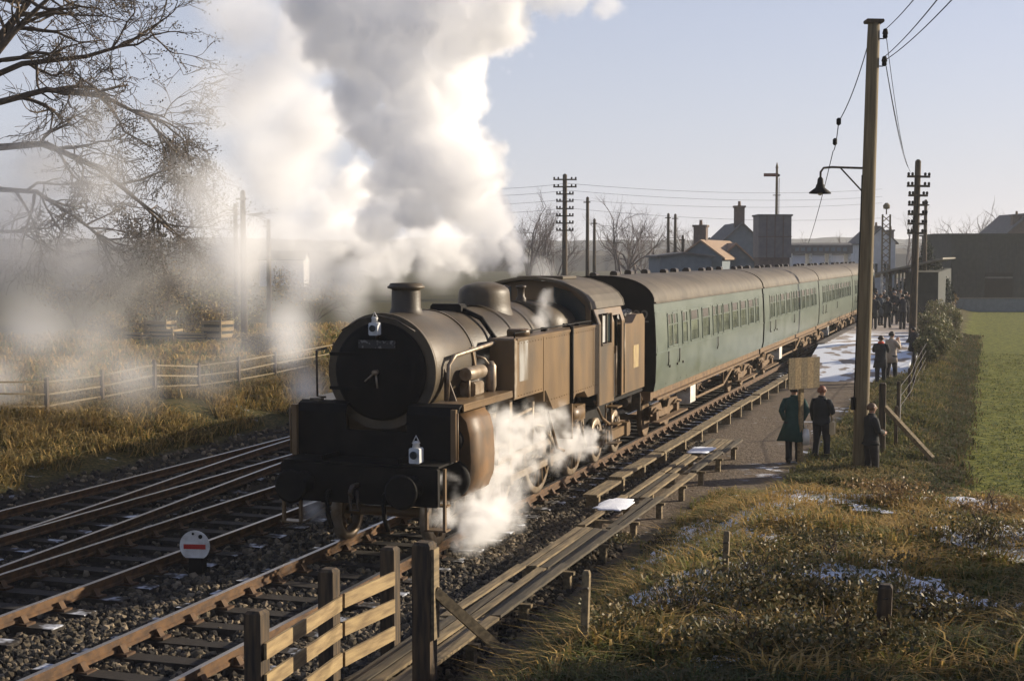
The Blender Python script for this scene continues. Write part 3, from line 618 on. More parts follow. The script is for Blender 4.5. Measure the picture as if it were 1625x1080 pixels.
# cylinders, slide bars, rods, wheels
for s in (-1, 1):
    prof = [(s * .70, 1.98), (s * 1.16, 2.02), (s * 1.27, 1.90), (s * 1.32, 1.70), (s * 1.345, 1.3), (s * 1.33, 1.02), (s * 1.24, .78), (s * 1.08, .68), (s * .90, .68), (s * .70, .80)][::s]
    cyl = P('cylinder', MB().rings([[(x, y, z) for x, z in prof] for y in (1.62, 2.72)], 0, True), M_cyl)
    for pf, zc in (([(.30, 1.62), (.30, 1.55), (.24, 1.50), (.10, 1.49)], 1.03), ([(.19, 1.62), (.19, 1.54), (.10, 1.50)], 1.62), ([(.26, 2.72), (.26, 2.80), (.1, 2.82)], 1.03), ([(.15, 2.72), (.15, 2.95), (.05, 2.97)], 1.62)): MB().lathe(pf, (s * 1.04, 0, zc), 'y', 22).build('cylinder_cover', M_black, cyl)
    mb = MB()
    for y in (1.75, 2.2, 2.6): mb.tube([(s * 1.03, y, .66), (s * 1.05, y - .1, .5), (s * 1.05, .9, .38)], .014)
    mb.build('drain_pipe', M_rod, cyl)
    mb = MB().box((s * 1.03 - .05, 2.8, 1.22), (s * 1.03 + .05, 4.2, 1.28)); mb.box((s * 1.03 - .05, 2.8, .80), (s * 1.03 + .05, 4.2, .86)); mb.box((s * 1.03 - .07, 3.3, .87), (s * 1.03 + .07, 3.62, 1.21), bev=.02); mb.tube([(s * 1.03, 2.8, 1.03), (s * 1.03, 3.4, 1.03)], .04, 8)
    mb.box((s * 1.03 - .14, 4.1, .8), (s * 1.03 + .10, 4.24, 2.0)); P('slide_bar', mb, M_rod)
    mb = MB().box((s * 1.12 - .03, 3.45, .98), (s * 1.12 + .03, 6.74, 1.08), M=None); P('connecting_rod', mb, M_rod)
    mb = MB()
    for y in (4.4, 6.74, 9.08): mb.lathe([(.10, 0), (.10, s * .12)], (s * .96, y, .60), 'x', 14)
    mb.box((s * 1.0 - .03, 4.4, .54), (s * 1.0 + .03, 9.08, .66)); P('coupling_rod', mb, M_rod)
    mb = MB().tube([(s * 1.15, 6.74, .85), (s * 1.15, 5.9, 1.35), (s * 1.12, 5.3, 1.45)], .035); mb.tube([(s * 1.12, 5.3, 1.1), (s * 1.12, 5.35, 1.85)], .05); mb.tube([(s * 1.08, 3.0, 1.62), (s * 1.1, 4.4, 1.66), (s * 1.12, 5.3, 1.72)], .032); mb.tube([(s * 1.1, 3.4, 1.62), (s * 1.1, 3.42, 1.0)], .03); mb.box((s * 1.1 - .04, 4.9, 1.5), (s * 1.1 + .04, 5.7, 1.62))
    P('valve_gear', mb, M_rod)
    mb = MB().box((s * .98, 7.3, .95), (s * 1.3, 7.36, 1.7)); mb.box((s * 1.0 - .2 * (s < 0), 8.0, 1.2), (s * 1.2, 8.6, 1.5)); mb.lathe([(.16, 7.6), (.16, 8.4)], (s * 1.1, 0, 1.35), 'y', 14); mb.tube([(s * 1.25, 5.9, 1.6), (s * 1.28, 6.4, .9), (s * 1.2, 7.1, .75)], .03)
    mb.tube([(s * 1.28, 9.0, 1.5), (s * 1.28, 9.6, 1.1), (s * 1.25, 10.3, .9)], .03); mb.tube([(s * 1.2, 8.2, 1.2), (s * 1.2, 8.7, .6), (s * 1.2, 9.6, .5)], .025)
    P('injector', mb, M_dirty)
def wheel(parent, x, y, r, spokes, s, crank=0, name='wheel'):
    mb = MB().lathe([(r - .11, 0), (r - .11, -.10 * s), (r - .06, -.14 * s), (r, -.13 * s), (r + .03, -.0 * s), (r - .02, .02 * s), (r - .11, .02 * s)], (0, 0, 0), 'x', 36, cap=False)
    w = mb.build(name, M_rod, parent); w.location = (x, y, r); w.rotation_euler = (random.random() * 6, 0, 0)
    mb = MB().lathe([(.16, -.05 * s), (.16, .13 * s), (.10, .15 * s)], (0, 0, 0), 'x', 14)
    for k in range(spokes):
        a = 2 * math.pi * k / spokes; mb.tube([(.03 * s, .12 * math.cos(a), .12 * math.sin(a)), (.0, (r - .1) * math.cos(a), (r - .1) * math.sin(a))], [.045, .03], 5)
    if crank: mb.prism([((r - .12) * math.cos(a), (r - .12) * math.sin(a)) for a in [2.4 + .2 * i for i in range(8)]], -.04, .04, axis='x')
    mb.build('spoke', M_dirty, w); return w
for s in (-1, 1):
    wheel(LOCO, s * .79, 1.68, .46, 10, s)
    for y in (4.4, 6.74, 9.08): wheel(LOCO, s * .79, y, .86, 16, s, 1)
    for y in (10.95, 12.6): wheel(LOCO, s * .79, y, .46, 10, s)
for y in (1.68, 4.4, 6.74, 9.08, 10.95, 12.6): P('axle', MB().lathe([(.08, -.8), (.08, .8)], (0, y, .46 if y < 2 or y > 10 else .86), 'x', 10), M_dirty)
for s in (-1, 1):
    mb = MB(); mb.box((s * 1.0 - .05, 10.5, .42), (s * 1.0 + .05, 13.0, .62)); mb.box((s * 1.0 - .10, 10.8, .38), (s * 1.0 + .10, 11.1, .68)); mb.box((s * 1.0 - .10, 12.45, .38), (s * 1.0 + .10, 12.75, .68)); P('bogie_frame', mb, M_dirty)
for s in (-1, 1): P('sand_box', MB().box((s * .88 - .12, 3.1, 1.7), (s * .88 + .12, 3.5, 2.15), bev=.03), M_black)
for s in (-1, 1):
    for y in (5.55, 7.9): P('sand_pipe', MB().tube([(s * .95, y, 1.7), (s * .95, y - .2, .5), (s * .8, y - .35, .1)], .018), M_iron)
    mb = MB(); mb.box((s * 1.15 - .1, 13.1, .9), (s * 1.15 + .1, 13.14, 1.3)); mb.lathe([(.1, 13.1), (.1, 13.45), (.24, 13.5), (.24, 13.54)], (s * .87, 0, 1.06), 'y', 16); P('rear_buffer', mb, M_iron)

M_lamp = mat('lamp_white_paint', (.6, .62, .62), (.45, .46, .45), rough=.5, scale=8)
def lamp(loc, label, group, k=1.0):
    t = thing('locomotive_lamp', label, 'lamp', loc, group=group)
    MB().box((-.085 * k, -.08 * k, .02), (.085 * k, .08 * k, .25 * k), bev=.015).build('lamp_body', M_lamp, t)
    MB().lathe([(.055 * k, -.08 * k), (.06 * k, -.115 * k), (.05 * k, -.12 * k)], (0, 0, .15 * k), 'y', 16).build('lamp_lens', M_glass, t)
    mb = MB().lathe([(.06 * k, .25 * k), (.05 * k, .31 * k), (.065 * k, .32 * k), (.03 * k, .35 * k)], (0, 0, 0), 'z', 12); mb.tube([(-.05 * k, 0, .33 * k), (0, 0, .43 * k), (.05 * k, 0, .33 * k)], .010); mb.build('lamp_cap', M_white, t)
    return t
P('lamp_iron', MB().box((-.02, 1.16, 3.16), (.02, 1.20, 3.26)).box((-.02, 1.16, 3.16), (.02, 1.34, 3.19)), M_iron)
lamp((0, 22.50, 3.20), 'white headlamp at the top of the smokebox door', 'locomotive headlamps', .85)
lamp((.86, 22.02, 1.375), 'white lamp on the platform above the right hand buffer', 'locomotive headlamps', .98)

# ---------------------------------------------------------------- the green coaches
CL = 17.15
def coach_profile(n=10):
    side = [(1.30, 1.22), (1.345, 1.45), (1.36, 1.9), (1.355, 2.4), (1.33, 2.9), (1.29, 3.30)]
    roof = [(1.32 * math.cos(a) ** .82, 3.33 + .62 * math.sin(a)) for a in [math.pi / 2 * i / n for i in range(n + 1)]]
    return side, roof
def make_coach():
    side, roof = coach_profile()
    root = thing('railway_coach', 'x', 'coach')
    full = side + roof; ring = full + [(-x, z) for x, z in full[::-1]]
    Y0, Y1 = .22, CL - .12
    sr = side + [(-x, z) for x, z in side[::-1]]
    mb = MB(); nS = len(side)
    for sgn in (-1, 1):
        rr = [[(sgn * x, y, z) for x, z in side] for y in (Y0, Y1)]
        if sgn < 0: rr = [q[::-1] for q in rr]
        mb.rings(rr, 0, True, False, closed=False)
    mb.build('body_side', M_green, root)
    e = [(x, z) for x, z in side] + roof[1:] ; endp = [(x, z) for x, z in e] + [(-x, z) for x, z in e[::-1]]
    for y in (Y0 - .03, Y1): MB().prism(endp, y, y + .03).build('coach_end', M_black, root)
    mb = MB(); rf = roof + [(-x, z) for x, z in roof[::-1][1:]]
    mb.rings([[(x, y, z) for x, z in rf][::-1] for y in (Y0 - .05, Y1 + .05)], 0, True, False, closed=False); 
    mb.box((1.285, Y0, 3.295), (1.345, Y1, 3.335)); mb.box((-1.345, Y0, 3.295), (-1.285, Y1, 3.335))
    mb.build('roof', M_roof, root)
    mb = MB(); mb.prism([(-.55, 1.2), (.55, 1.2), (.55, 3.2), (.45, 3.3), (-.45, 3.3), (-.55, 3.2)], -.06, Y0 - .03); mb.prism([(-.55, 1.2), (.55, 1.2), (.55, 3.2), (.45, 3.3), (-.45, 3.3), (-.55, 3.2)], Y1 + .03, CL + .05); mb.build('gangway', M_black, root)
    def xs_(z):
        for (xa, za), (xb_, zb) in zip(side[:-1], side[1:]):
            if za <= z <= zb: return xa + (xb_ - xa) * (z - za) / (zb - za)
        return 1.29
    def plate(mb, y0, y1, z0, z1, o0, o1, sgn):
        zs = [z0, (z0 + z1) / 2, z1]
        for a, c in zip(zs[:-1], zs[1:]):
            A, B = xs_(a), xs_(c)
            v = [(sgn * (A + o1), y0, a), (sgn * (A + o1), y1, a), (sgn * (B + o1), y1, c), (sgn * (B + o1), y0, c), (sgn * (A + o0), y0, a), (sgn * (A + o0), y1, a), (sgn * (B + o0), y1, c), (sgn * (B + o0), y0, c)]
            mb.add(v, [(0, 1, 2, 3), (0, 3, 7, 4), (1, 5, 6, 2), (3, 2, 6, 7), (0, 4, 5, 1)])
    wins = [(1.55, .5), (2.15, .5), (3.3, .55), (4.35, 1.0), (5.95, 1.0), (7.55, .55), (8.35, .55), (9.2, 1.0), (10.75, 1.0), (12.3, 1.0), (13.85, 1.0), (15.35, .6)]
    for (y, w) in wins:
        for sgn in (-1, 1):
            fr_ = MB(); pn = MB(); sl_ = MB()
            for q in ((y - .05, y, 2.20, 3.0), (y + w, y + w + .05, 2.20, 3.0), (y, y + w, 2.18, 2.22), (y, y + w, 2.98, 3.02), (y, y + w, 2.72, 2.75)): plate(fr_, *q, .0, .022, sgn)
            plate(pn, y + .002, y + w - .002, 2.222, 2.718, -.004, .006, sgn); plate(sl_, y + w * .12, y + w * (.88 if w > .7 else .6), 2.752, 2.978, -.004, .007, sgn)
            o = fr_.build('window', M_green, root); pn.build('window_pane', M_coach_pane, o); sl_.build('ventilator_slot', M_slot, o)
    mb = MB()
    for sgn in (-1, 1):
        for y in (.32, 1.45, 2.75, 3.2, 3.95, 5.6, 7.25, 8.2, 9.0, 16.2):
            plate(mb, y, y + .018, 1.3, 3.1, 0, .008, sgn)
        plate(mb, Y0, Y1, 2.08, 2.12, 0, .014, sgn); plate(mb, Y0, Y1, 3.06, 3.09, 0, .012, sgn)
    mb.build('beading', M_green, root)
    mb = MB()
    for sgn in (-1, 1):
        for y in (1.42, 2.72, 8.1): mb.tube([(sgn * 1.38, y, 1.75), (sgn * 1.40, y, 1.85), (sgn * 1.40, y, 2.1)], .016)
        for y in (1.7, 2.6, 3.3): mb.lathe([(.035, 0), (.03, sgn * .03)], (sgn * 1.355, y, 1.72), 'x', 8)
    mb.build('door_handle', M_slot, root)
    # roof ventilators
    for k in range(9):
        y = 1.2 + k * 1.85
        for dx in ((.0,) if k % 3 else (-.42, .1)):
            MB().box((dx - .09, y - .16, 3.90), (dx + .09, y + .16, 4.06 - abs(dx) * .12), bev=.04).build('roof_ventilator', M_slot, root)
    mb = MB()
    for k in range(4): mb.box((.72, 7.2 + k * .62, 3.74), (.80, 7.5 + k * .62, 3.82))
    mb.build('roof_hatch', M_roof, root)
    # underframe
    mb = MB().box((-1.22, Y0, 1.0), (1.22, Y1, 1.215)); 
    for s in (-1, 1): mb.box((s * 1.30 - .09, .5, .98), (s * 1.30 + .02 * s + .0, Y1 - .4, 1.04)); mb.tube([(s * 1.1, 4.2, 1.0), (s * 1.1, 6.4, .50), (s * 1.1, 10.6, .50), (s * 1.1, 12.8, 1.0)], .04, 6); mb.tube([(s * 1.1, 6.4, .5), (s * 1.1, 6.4, 1.0)], .03); mb.tube([(s * 1.1, 10.6, .5), (s * 1.1, 10.6, 1.0)], .03)
    mb.box((-1.2, 9.0, .55), (-.2, 10.2, .98)); mb.lathe([(.25, 7.0), (.25, 8.4)], (.5, 0, .75), 'y', 14)
    for s in (-1, 1): mb.lathe([(.08, 0), (.08, -.16), (.2, -.18), (.2, -.22)], (s * .87, Y0, 1.06), 'y', 12)
    mb.build('underframe', M_sole, root)
    MB().box((.86, 4.9, .48), (1.24, 5.6, .97), bev=.02).build('underframe_box', M_white, root)  # plain white box slung under the coach side
    for yb in (2.6, CL - 2.6):
        for s in (-1, 1):
            mb = MB(); mb.prism([(yb - 1.6, .55), (yb - 1.5, .75), (yb - .5, .78), (yb - .3, .6), (yb + .3, .6), (yb + .5, .78), (yb + 1.5, .75), (yb + 1.6, .55), (yb + 1.2, .5), (yb + .4, .42), (yb - .4, .42), (yb - 1.2, .5)], s * 1.02 - .03, s * 1.02 + .03, axis='x')
            for q in (-1.2, 1.2): mb.box((s * 1.05 - .09, yb + q - .14, .35), (s * 1.05 + .09, yb + q + .14, .62)); mb.tube([(s * 1.1, yb + q - .5, .62), (s * 1.1, yb + q, .70), (s * 1.1, yb + q + .5, .62)], .03)
            mb.box((s * 1.2 - .1, yb - 1.7, .38), (s * 1.2 + .1, yb + 1.7, .42))
            b_ = mb.build('bogie_frame', M_sole, root)
        for q in (-1.2, 1.2):
            w_ = MB()
            for s in (-1, 1): w_.lathe([(.02, s * .80), (.36, s * .79), (.40, s * .83), (.455, s * .83), (.46, s * .72), (.40, s * .70), (.02, s * .74)], (0, yb + q, .46), 'x', 24, cap=False)
            w_.lathe([(.07, -.9), (.07, .9)], (0, yb + q, .46), 'x', 8); w_.build('wheelset', M_sole, b_)
    return root
coach0 = make_coach(); coach0.location = (0, 35.45, 0)
labs = ['green coach coupled next behind the locomotive, black end showing', 'second green coach from the locomotive', 'third green coach from the locomotive, in front of the station', 'farthest green coach, its side running behind the tall mast']
for i, lb in enumerate(labs):
    c = coach0 if i == 0 else copy_tree(coach0)
    c.location = (0, 35.45 + i * CL, 0); tag(c, lb, 'coach', 'green coaches of the train')
def text(body, size, loc, rot, m, name, parent=None, ext=.002, align='CENTER'):
    cu = bpy.data.curves.new(name, 'FONT'); cu.body = body; cu.size = size; cu.extrude = ext; cu.align_x = align; cu.align_y = 'CENTER'; cu.materials.append(m)
    o = bpy.data.objects.new(name, cu); C.objects.link(o); o.location = loc; o.rotation_euler = rot
    me = bpy.data.meshes.new_from_object(o.evaluated_get(bpy.context.evaluated_depsgraph_get())); bpy.data.objects.remove(o)
    o = bpy.data.objects.new(name, me); C.objects.link(o); o.location = loc; o.rotation_euler = rot
    if parent: o.parent = parent
    return o
text('82', .42, (.98, .185, 2.98), (math.pi / 2, 0, 0), mat('faded_numeral', (.11, .105, .09), rough=.7), 'set_number', coach0)
# ---------------------------------------------------------------- ground signal between the tracks
t = thing('ground_signal', 'small white disc signal with a red bar standing between the tracks', 'signal', (-2.16, 20.9, -.22))
t.rotation_euler = (0, 0, R(12))
n = 34; disc = [(.225 * math.cos(a), .42 + .225 * max(math.sin(a), -.78)) for a in [2 * math.pi * i / n for i in range(n)]]
MB().prism(disc, -.02, .0).build('disc', M_white, t)
MB().box((-.165, -.026, .375), (.165, -.0205, .445)).build('red_bar', M_red, t)
MB().lathe([(.032, -.03), (.03, -.021)], (.09, 0, .56), 'y', 14).build('spectacle', M_black, t); MB().lathe([(.02, -.03), (.018, -.021)], (-.02, 0, .60), 'y', 12).build('spectacle', M_black, t)
MB().box((-.10, .002, .0), (.10, .22, .30), bev=.02).build('signal_case', M_black, t); MB().tube([(0, .1, .3), (0, .1, .62)], .03).build('lamp_post', M_black, t)

# ---------------------------------------------------------------- short fence of sawn boards in the foreground
F = thing('board_fence', 'short fence of dark posts and pale sawn boards in the foreground beside the track', 'fence', (2.4, 16, -.26))
def post(parent, x, y, h, w=.15, z0=-.3, m=None, lean=(0, 0), name='post'):
    mb = MB(); k = w / 2
    mb.rings([[(x - k, y - k, z0), (x + k, y - k, z0), (x + k, y + k, z0), (x - k, y + k, z0)], [(x - k + lean[0], y - k + lean[1], h - .03), (x + k + lean[0], y - k + lean[1], h - .03), (x + k + lean[0], y + k + lean[1], h - .03), (x - k + lean[0], y + k + lean[1], h - .03)], [(x - k * .7 + lean[0], y - k * .7 + lean[1], h), (x + k * .7 + lean[0], y - k * .7 + lean[1], h), (x + k * .7 + lean[0], y + k * .7 + lean[1], h), (x - k * .7 + lean[0], y + k * .7 + lean[1], h)]], 0, False)
    return mb.build(name, m or M_post, parent)
fp = [(0.07, -1.72, 1.46), (-.06, .05, 1.46), (.06, 1.35, 1.44), ]
for q in fp: post(F, *q, w=.17)
for z in (1.10, .80, .50, .20):
    for a, b_ in ((0, 1), (1, 2)):
        A = Vector((fp[a][0] + .11, fp[a][1], 0)); B = Vector((fp[b_][0] + .11, fp[b_][1], 0)); d = (B - A).normalized(); A = A - d * (.05 if a == 0 else -.10); B = B + d * (-.12 if b_ == 2 else .06); nn = Vector((d.y, -d.x, 0)) * .014
        z0, z1 = z + random.uniform(-.02, .02), z + random.uniform(-.02, .02); hh = .075
        v = [tuple(p + s * nn + Vector((0, 0, zz))) for p, zc in ((A, z0), (B, z1)) for s in (-1, 1) for zz in (zc - hh, zc + hh)]
        MB().add(v, [(0, 2, 3, 1), (4, 5, 7, 6), (0, 1, 5, 4), (2, 6, 7, 3), (1, 3, 7, 5), (0, 4, 6, 2)]).build('board', M_wood_pale, F)
t = thing('strut_post', 'tall dark square post with a slanting strut, nearest post beside the planks', 'post', (3.5, 15.8, -.26))
post(t, 0, 0, 1.86, w=.19, z0=-.3)
MB().box((.097, -.07, .9), (.13, .07, 1.80)).build('lit_edge_strip', M_wood, t)  # paler strip paints the sunlit right edge onto the post
A = Vector((.10, .0, 1.38)); B = Vector((.80, .75, .42)); mb = MB(); d = (B - A).normalized(); sx_ = d.cross(Vector((0, 0, 1))).normalized() * .05; uz = sx_.cross(d).normalized() * .05
mb.rings([[tuple(p + sx_ + uz), tuple(p + sx_ - uz), tuple(p - sx_ - uz), tuple(p - sx_ + uz)] for p in (A, B)], 0, False); mb.build('strut', M_wood, t)

M_wood_dark = mat('damp_dark_timber', (.10, .08, .05), (.05, .042, .03), rough=.8, scale=7, stretch=(3, .35, 3), bump=.2, bscale=14)
# ---------------------------------------------------------------- plank staging beside the line
S = thing('plank_staging', 'long low staging of weathered planks on short trestles beside the track', 'staging', (2.94, 15.6, -.26))
y = 0; seg = 0
while y < 20.6:
    ln = 3.0 if y + 3.0 < 20.6 else 20.6 - y
    for k, dx in enumerate((-.31, -.155, .0, .16, .33)):
        if random.random() < .22 and k in (1, 2, 3): continue
        zz = .36 + random.uniform(-.03, .035) + (.045 if k == 4 else 0); mb = MB(); o = random.uniform(-.04, .04)
        o2 = random.uniform(-.012, .012); l_ = ln * (random.uniform(.55, .9) if random.random() < .12 else 1); mb.rings([[(dx - .07 + q * o2, yq, zz - .035 + q * .01), (dx + .055 + q * o2, yq, zz - .035), (dx + .055 + q * o2, yq, zz), (dx - .07 + q * o2, yq, zz + q * .01)] for q, yq in ((-1, y + .02 + max(o, 0)), (1, y + l_ - .02 + min(o, 0)))], 0, False); mb.build('plank', (M_wood, M_wood_dark)[random.random() < .45], S)
    seg += 1; y += ln
y = .3
while y < 20.6:
    for dx in (-.3, .3): MB().box((dx - .05, y - .05, -.2), (dx + .05, y + .05, .24)).build('leg', M_wood, S)
    MB().box((-.40, y - .045, .24), (.40, y + .045, .285)).build('cross_bearer', M_wood, S); y += 1.95
for (x, y, r_, lb) in ((2.70, 26.5, .34, 'nearer white patch of snow lying on the plank staging'), (2.80, 33.8, .32, 'farther white patch of snow lying on the plank staging')):
    mb = MB(); n = 22; k = [rng.uniform(.85, 1.12) for _ in range(n)]
    sq = lambda a, p=.45: (math.copysign(abs(math.cos(a)) ** p, math.cos(a)), math.copysign(abs(math.sin(a)) ** p, math.sin(a)))
    mb.rings([[(sq(2 * math.pi * i / n)[0] * r_ * .80 * s * k[i], sq(2 * math.pi * i / n)[1] * r_ * 1.7 * s * k[i], z) for i in range(n)] for s, z in ((1, 0), (.99, .012), (.93, .02), (.2, .021))])
    o = mb.build('snow_patch', M_snow, None, (x, y, .137)); tag(o, lb, 'snow', 'snow patches on the planks')
# line of lighter boards beyond, on stubs, close to the rail
S2 = thing('board_edging', 'line of light boards on short stubs between the rail and the path', 'edging', (1.87, 27.9, -.26))
y = 0
while y < 28:
    ln = random.uniform(1.7, 2.3); zz = .28 + random.uniform(-.03, .03)
    for dx in (-.07, .07): MB().box((dx - .065, y + .03, zz), (dx + .065, y + ln - .03, zz + .05)).build('plank', M_wood, S2)
    MB().box((-.12, y + .2, -.1), (.12, y + .32, zz - .002)).build('stub', M_wood, S2); y += ln
# timber kicker standing in the four foot, lamp rags etc are left out: nothing certain to be seen there

# ---------------------------------------------------------------- notice board seen from behind
t = thing('notice_board', 'plain wooden notice board on a pale post, seen from behind', 'sign', (4.85, 35.2, -.26), R(52))
k = 0
for x in np.arange(-.48, .47, .192): MB().box((x, -.015, 1.70), (x + .188, .015, 2.40)).build('board', M_wood_pale if k % 2 else M_wood, t); k += 1
MB().box((-.475, .016, 2.28), (.475, .05, 2.34)).box((-.475, .016, 1.8), (.475, .05, 1.86)).build('batten', M_wood, t)
MB().box((-.05, .051, -.3), (.05, .13, 2.3)).build('post', M_wood_pale, t)

# ---------------------------------------------------------------- tall lamp mast
base = on(1364, 748, -.26)
MAST = thing('lamp_mast', 'tall brown wooden mast with a bracket lamp, nearest pole beside the path', 'pole', base); bx_, by_ = base.x, base.y
lx = R(1.0); MAST.rotation_euler = (0, lx, YAW)
MB().lathe([(.165, -.3), (.16, 0), (.155, 3), (.135, 9.2), (.125, 9.62)], n=18).build('pole', M_mast, MAST)
MB().box((-.19, -.14, 9.62), (.19, .14, 9.70), bev=.02).build('cap', M_post, MAST)
mb = MB()
for z in (9.3, 8.72): mb.tube([(.13, 0, z), (.22, 0, z), (.25, 0, z + .06)], .014); mb.lathe([(.02, z + .0), (.055, z + .03), (.05, z + .09), (.065, z + .11), (.045, z + .2), (.01, z + .22)], (.25, 0, 0), 'z', 12)
mb.build('insulator', M_black, MAST)
mb = MB().tube([(-.15, 0, 6.55), (-.80, 0, 6.56), (-.98, 0, 6.54), (-1.04, 0, 6.45), (-1.04, 0, 6.32)], .024, 8); mb.tube([(-.62, 0, 6.55), (-.13, 0, 6.05)], .018, 6); br = mb.build('lamp_bracket', M_post, MAST)
mb = MB().lathe([(.035, 6.34), (.06, 6.30), (.07, 6.2), (.09, 6.17), (.10, 6.12), (.23, 6.02), (.235, 5.99), (.20, 6.0), (.06, 6.1)], (0, 0, 0), 'z', 24, cap=False)
sh = mb.build('lamp_shade', M_black, MAST); sh.location = (-1.04, 0, 0)
sh.rotation_euler = (0, 0, 0)
MB().lathe([(.02, 6.1), (.06, 6.04), (.05, 5.97), (.01, 5.95)], (-1.04, 0, 0), 'z', 12).build('bulb', M_white, MAST)
MB().box((-.22, -.08, 1.35), (-.155, .08, 1.62)).build('switch_box', M_black, MAST)
mb = MB().tube([(-.17, 0, 1.5), (-.165, -.02, 3), (-.155, -.02, 6.4)], .012); mb.build('conduit', M_black, MAST)

def telegraph(loc, h, arms, label, name='telegraph_pole', r=.12, aw=(1.1, .75), cat='pole', group=None, z0=.35, gap=.32, rz=None, lean=0, mm=None):
    t = thing(name, label, cat, loc, rz=YAW if rz is None else rz, group=group); t.rotation_euler.y = lean
    MB().lathe([(r * 1.25, -.5), (r * 1.2, 0), (r * .85, h), (r * .4, h + .08)], n=12).build('pole', mm or M_post, t)
    for i in range(arms):
        z = h - z0 - gap * i; w = aw[0] if i < 2 else aw[1]
        a = MB().box((-w / 2, -r - .08, z), (w / 2, -r * .4 - .02, z + .09)).build('crossarm', mm or M_post, t)
        mb = MB()
        for k in (-1, -.62, .62, 1): mb.lathe([(.02, z + .09), (.055, z + .10), (.06, z + .18), (.03, z + .22)], (k * w * .46, -r - .04, 0), 'z', 8)
        mb.build('insulator', M_black, a)
    return t
p2 = on(1447, 566, .1); telegraph(p2, 8.35, 7, 'dark telegraph pole with seven crossarms, second from the lamp mast', r=.15, aw=(.95, .8), gap=.40, z0=.7, lean=R(.9))

p = at(896, 470, 95); p.z = -.3; telegraph(p, 10.1, 8, 'telegraph pole with eight crossarms rising behind the locomotive cab', aw=(1.55, 1.15), gap=.48, r=.17)
LP = [(932, 450, 100, 8.8, 'taller of two plain poles right of the eight armed telegraph pole'), (943, 450, 112, 7.6, 'shorter of two plain poles right of the eight armed telegraph pole'),
      (1060, 450, 118, 8.2, 'left one of a pair of thin poles left of the hipped roof'), (1071, 450, 118, 8.15, 'right one of a pair of thin poles left of the hipped roof'),
      (1083, 450, 118, 6.4, 'short thick pole beside the chimney of the hipped roof'),
      (1467, 450, 100, 8.6, 'thin pole just right of the seven armed telegraph pole'), (1125, 450, 125, 6.3, 'short pole right of the hipped roof chimney'), (1133, 450, 125, 6.0, 'last short pole before the steep gable'),
      (387, 470, 62, 7.5, 'tallest pole in the steam between the tree and the engine'), (375, 470, 80, 7.6, 'faint pole just left of the tallest one in the steam'), (427, 470, 80, 6.7, 'pole behind the white hut in the steam')]
for (px, py, D, h, lb) in LP:
    p = at(px, py, D); p.z = -.3
    t = thing('wooden_pole', lb, 'pole', p, group='plain poles beyond the railway')
    MB().lathe([(.16, -.3), (.11, h + (0)), (.05, h + .08)], n=10).build('pole', M_post, t); MB().box((-.25, -.17, h - .35), (.25, -.12, h - .27)).build('crossarm', M_post, t)
# semaphore signal behind the water tower
p = at(1231, 450, 122); p.z = -.3
t = thing('semaphore_signal', 'semaphore signal with its arm level, rising behind the water tower', 'signal', p, rz=YAW)
MB().lathe([(.16, -.3), (.10, 12.2), (.13, 12.25), (.03, 12.7)], n=10).build('post', M_mast, t)
MB().box((-1.15, -.16, 11.5), (.1, -.13, 11.78)).build('arm', M_arm, t); MB().lathe([(.12, -.2), (.12, -.1)], (.12, 0, 11.6), 'y', 12).build('spectacle', M_black, t)
MB().tube([(.2, .0, 0), (.2, 0, 11.4)], .03, 5).box((-.3, -.2, 9.9), (.3, .2, 9.95)).build('ladder', M_post, t)

# wires
def wire(pts, sag, label, group=None, r=.011, n=12, name='wire'):
    mb = MB()
    for a, b_ in zip(pts[:-1], pts[1:]):
        a, b_ = Vector(a), Vector(b_); mb.tube([a.lerp(b_, i / n) - Vector((0, 0, sag * 4 * (i / n) * (1 - i / n))) for i in range(n + 1)], r, 4)
    o = mb.build(name, M_black); tag(o, label, 'wire', group); return o
bpy.context.view_layer.update()
MW = MAST.matrix_world
ins = [MW @ Vector((.25, 0, 9.5)), MW @ Vector((.25, 0, 8.92))]
wire([ins[0], at(1560, -150, 14)], .1, 'topmost wire running from the mast top out of the picture', 'wires from the mast top')
wire([ins[1], at(1570, -110, 14)], .1, 'middle wire running from the mast top out of the picture', 'wires from the mast top')
wire([ins[1] + Vector((.05, 0, -.05)), at(1600, -100, 14)], .1, 'lowest wire running from the mast top out of the picture', 'wires from the mast top')
p2t = p2 + Vector((0, 0, 8.3)); 
for k, dx in enumerate((-.35, -.28, -.18)): wire([ins[1 if k else 0], p2t + Vector((dx, -.1, -.2 * k))], .35, ['upper', 'middle', 'lower'][k] + ' slack wire from the mast top down to the telegraph pole', 'wires between mast and telegraph pole', .008)
o = wire([MW @ Vector((-.13, 0, 9.1)), at(1331, 193, 30.5), at(1322, 240, 33), at(1283, 385, 60)], .15, 'stay wire with two insulators slanting left from the mast top', None, .010)
mb = MB()
for q in (at(1331, 193, 30.5), at(1325, 225, 32)): mb.lathe([(.02, -.08), (.05, -.05), (.05, .05), (.02, .08)], tuple(q), 'z', 8)
for k_ in (0, 1):
    m2 = MB().lathe([(.02, -.08), (.05, -.05), (.05, .05), (.02, .08)], tuple((at(1331, 193, 30.5), at(1325, 225, 32))[k_]), 'z', 8); m2.build('insulator', M_black, o)
for k, (ya, yb, D) in enumerate(((291, 300, 100), (302, 312, 100), (330, 346, 104), (316, 322, 104))):
    wire([at(560, ya - 4, D), at(900, ya, D), at(1400, yb, D + 30)], .5, ['highest', 'second', 'lowest', 'third'][k] + ' of the faint wires crossing the sky behind the train', 'faint wires across the sky', .010)

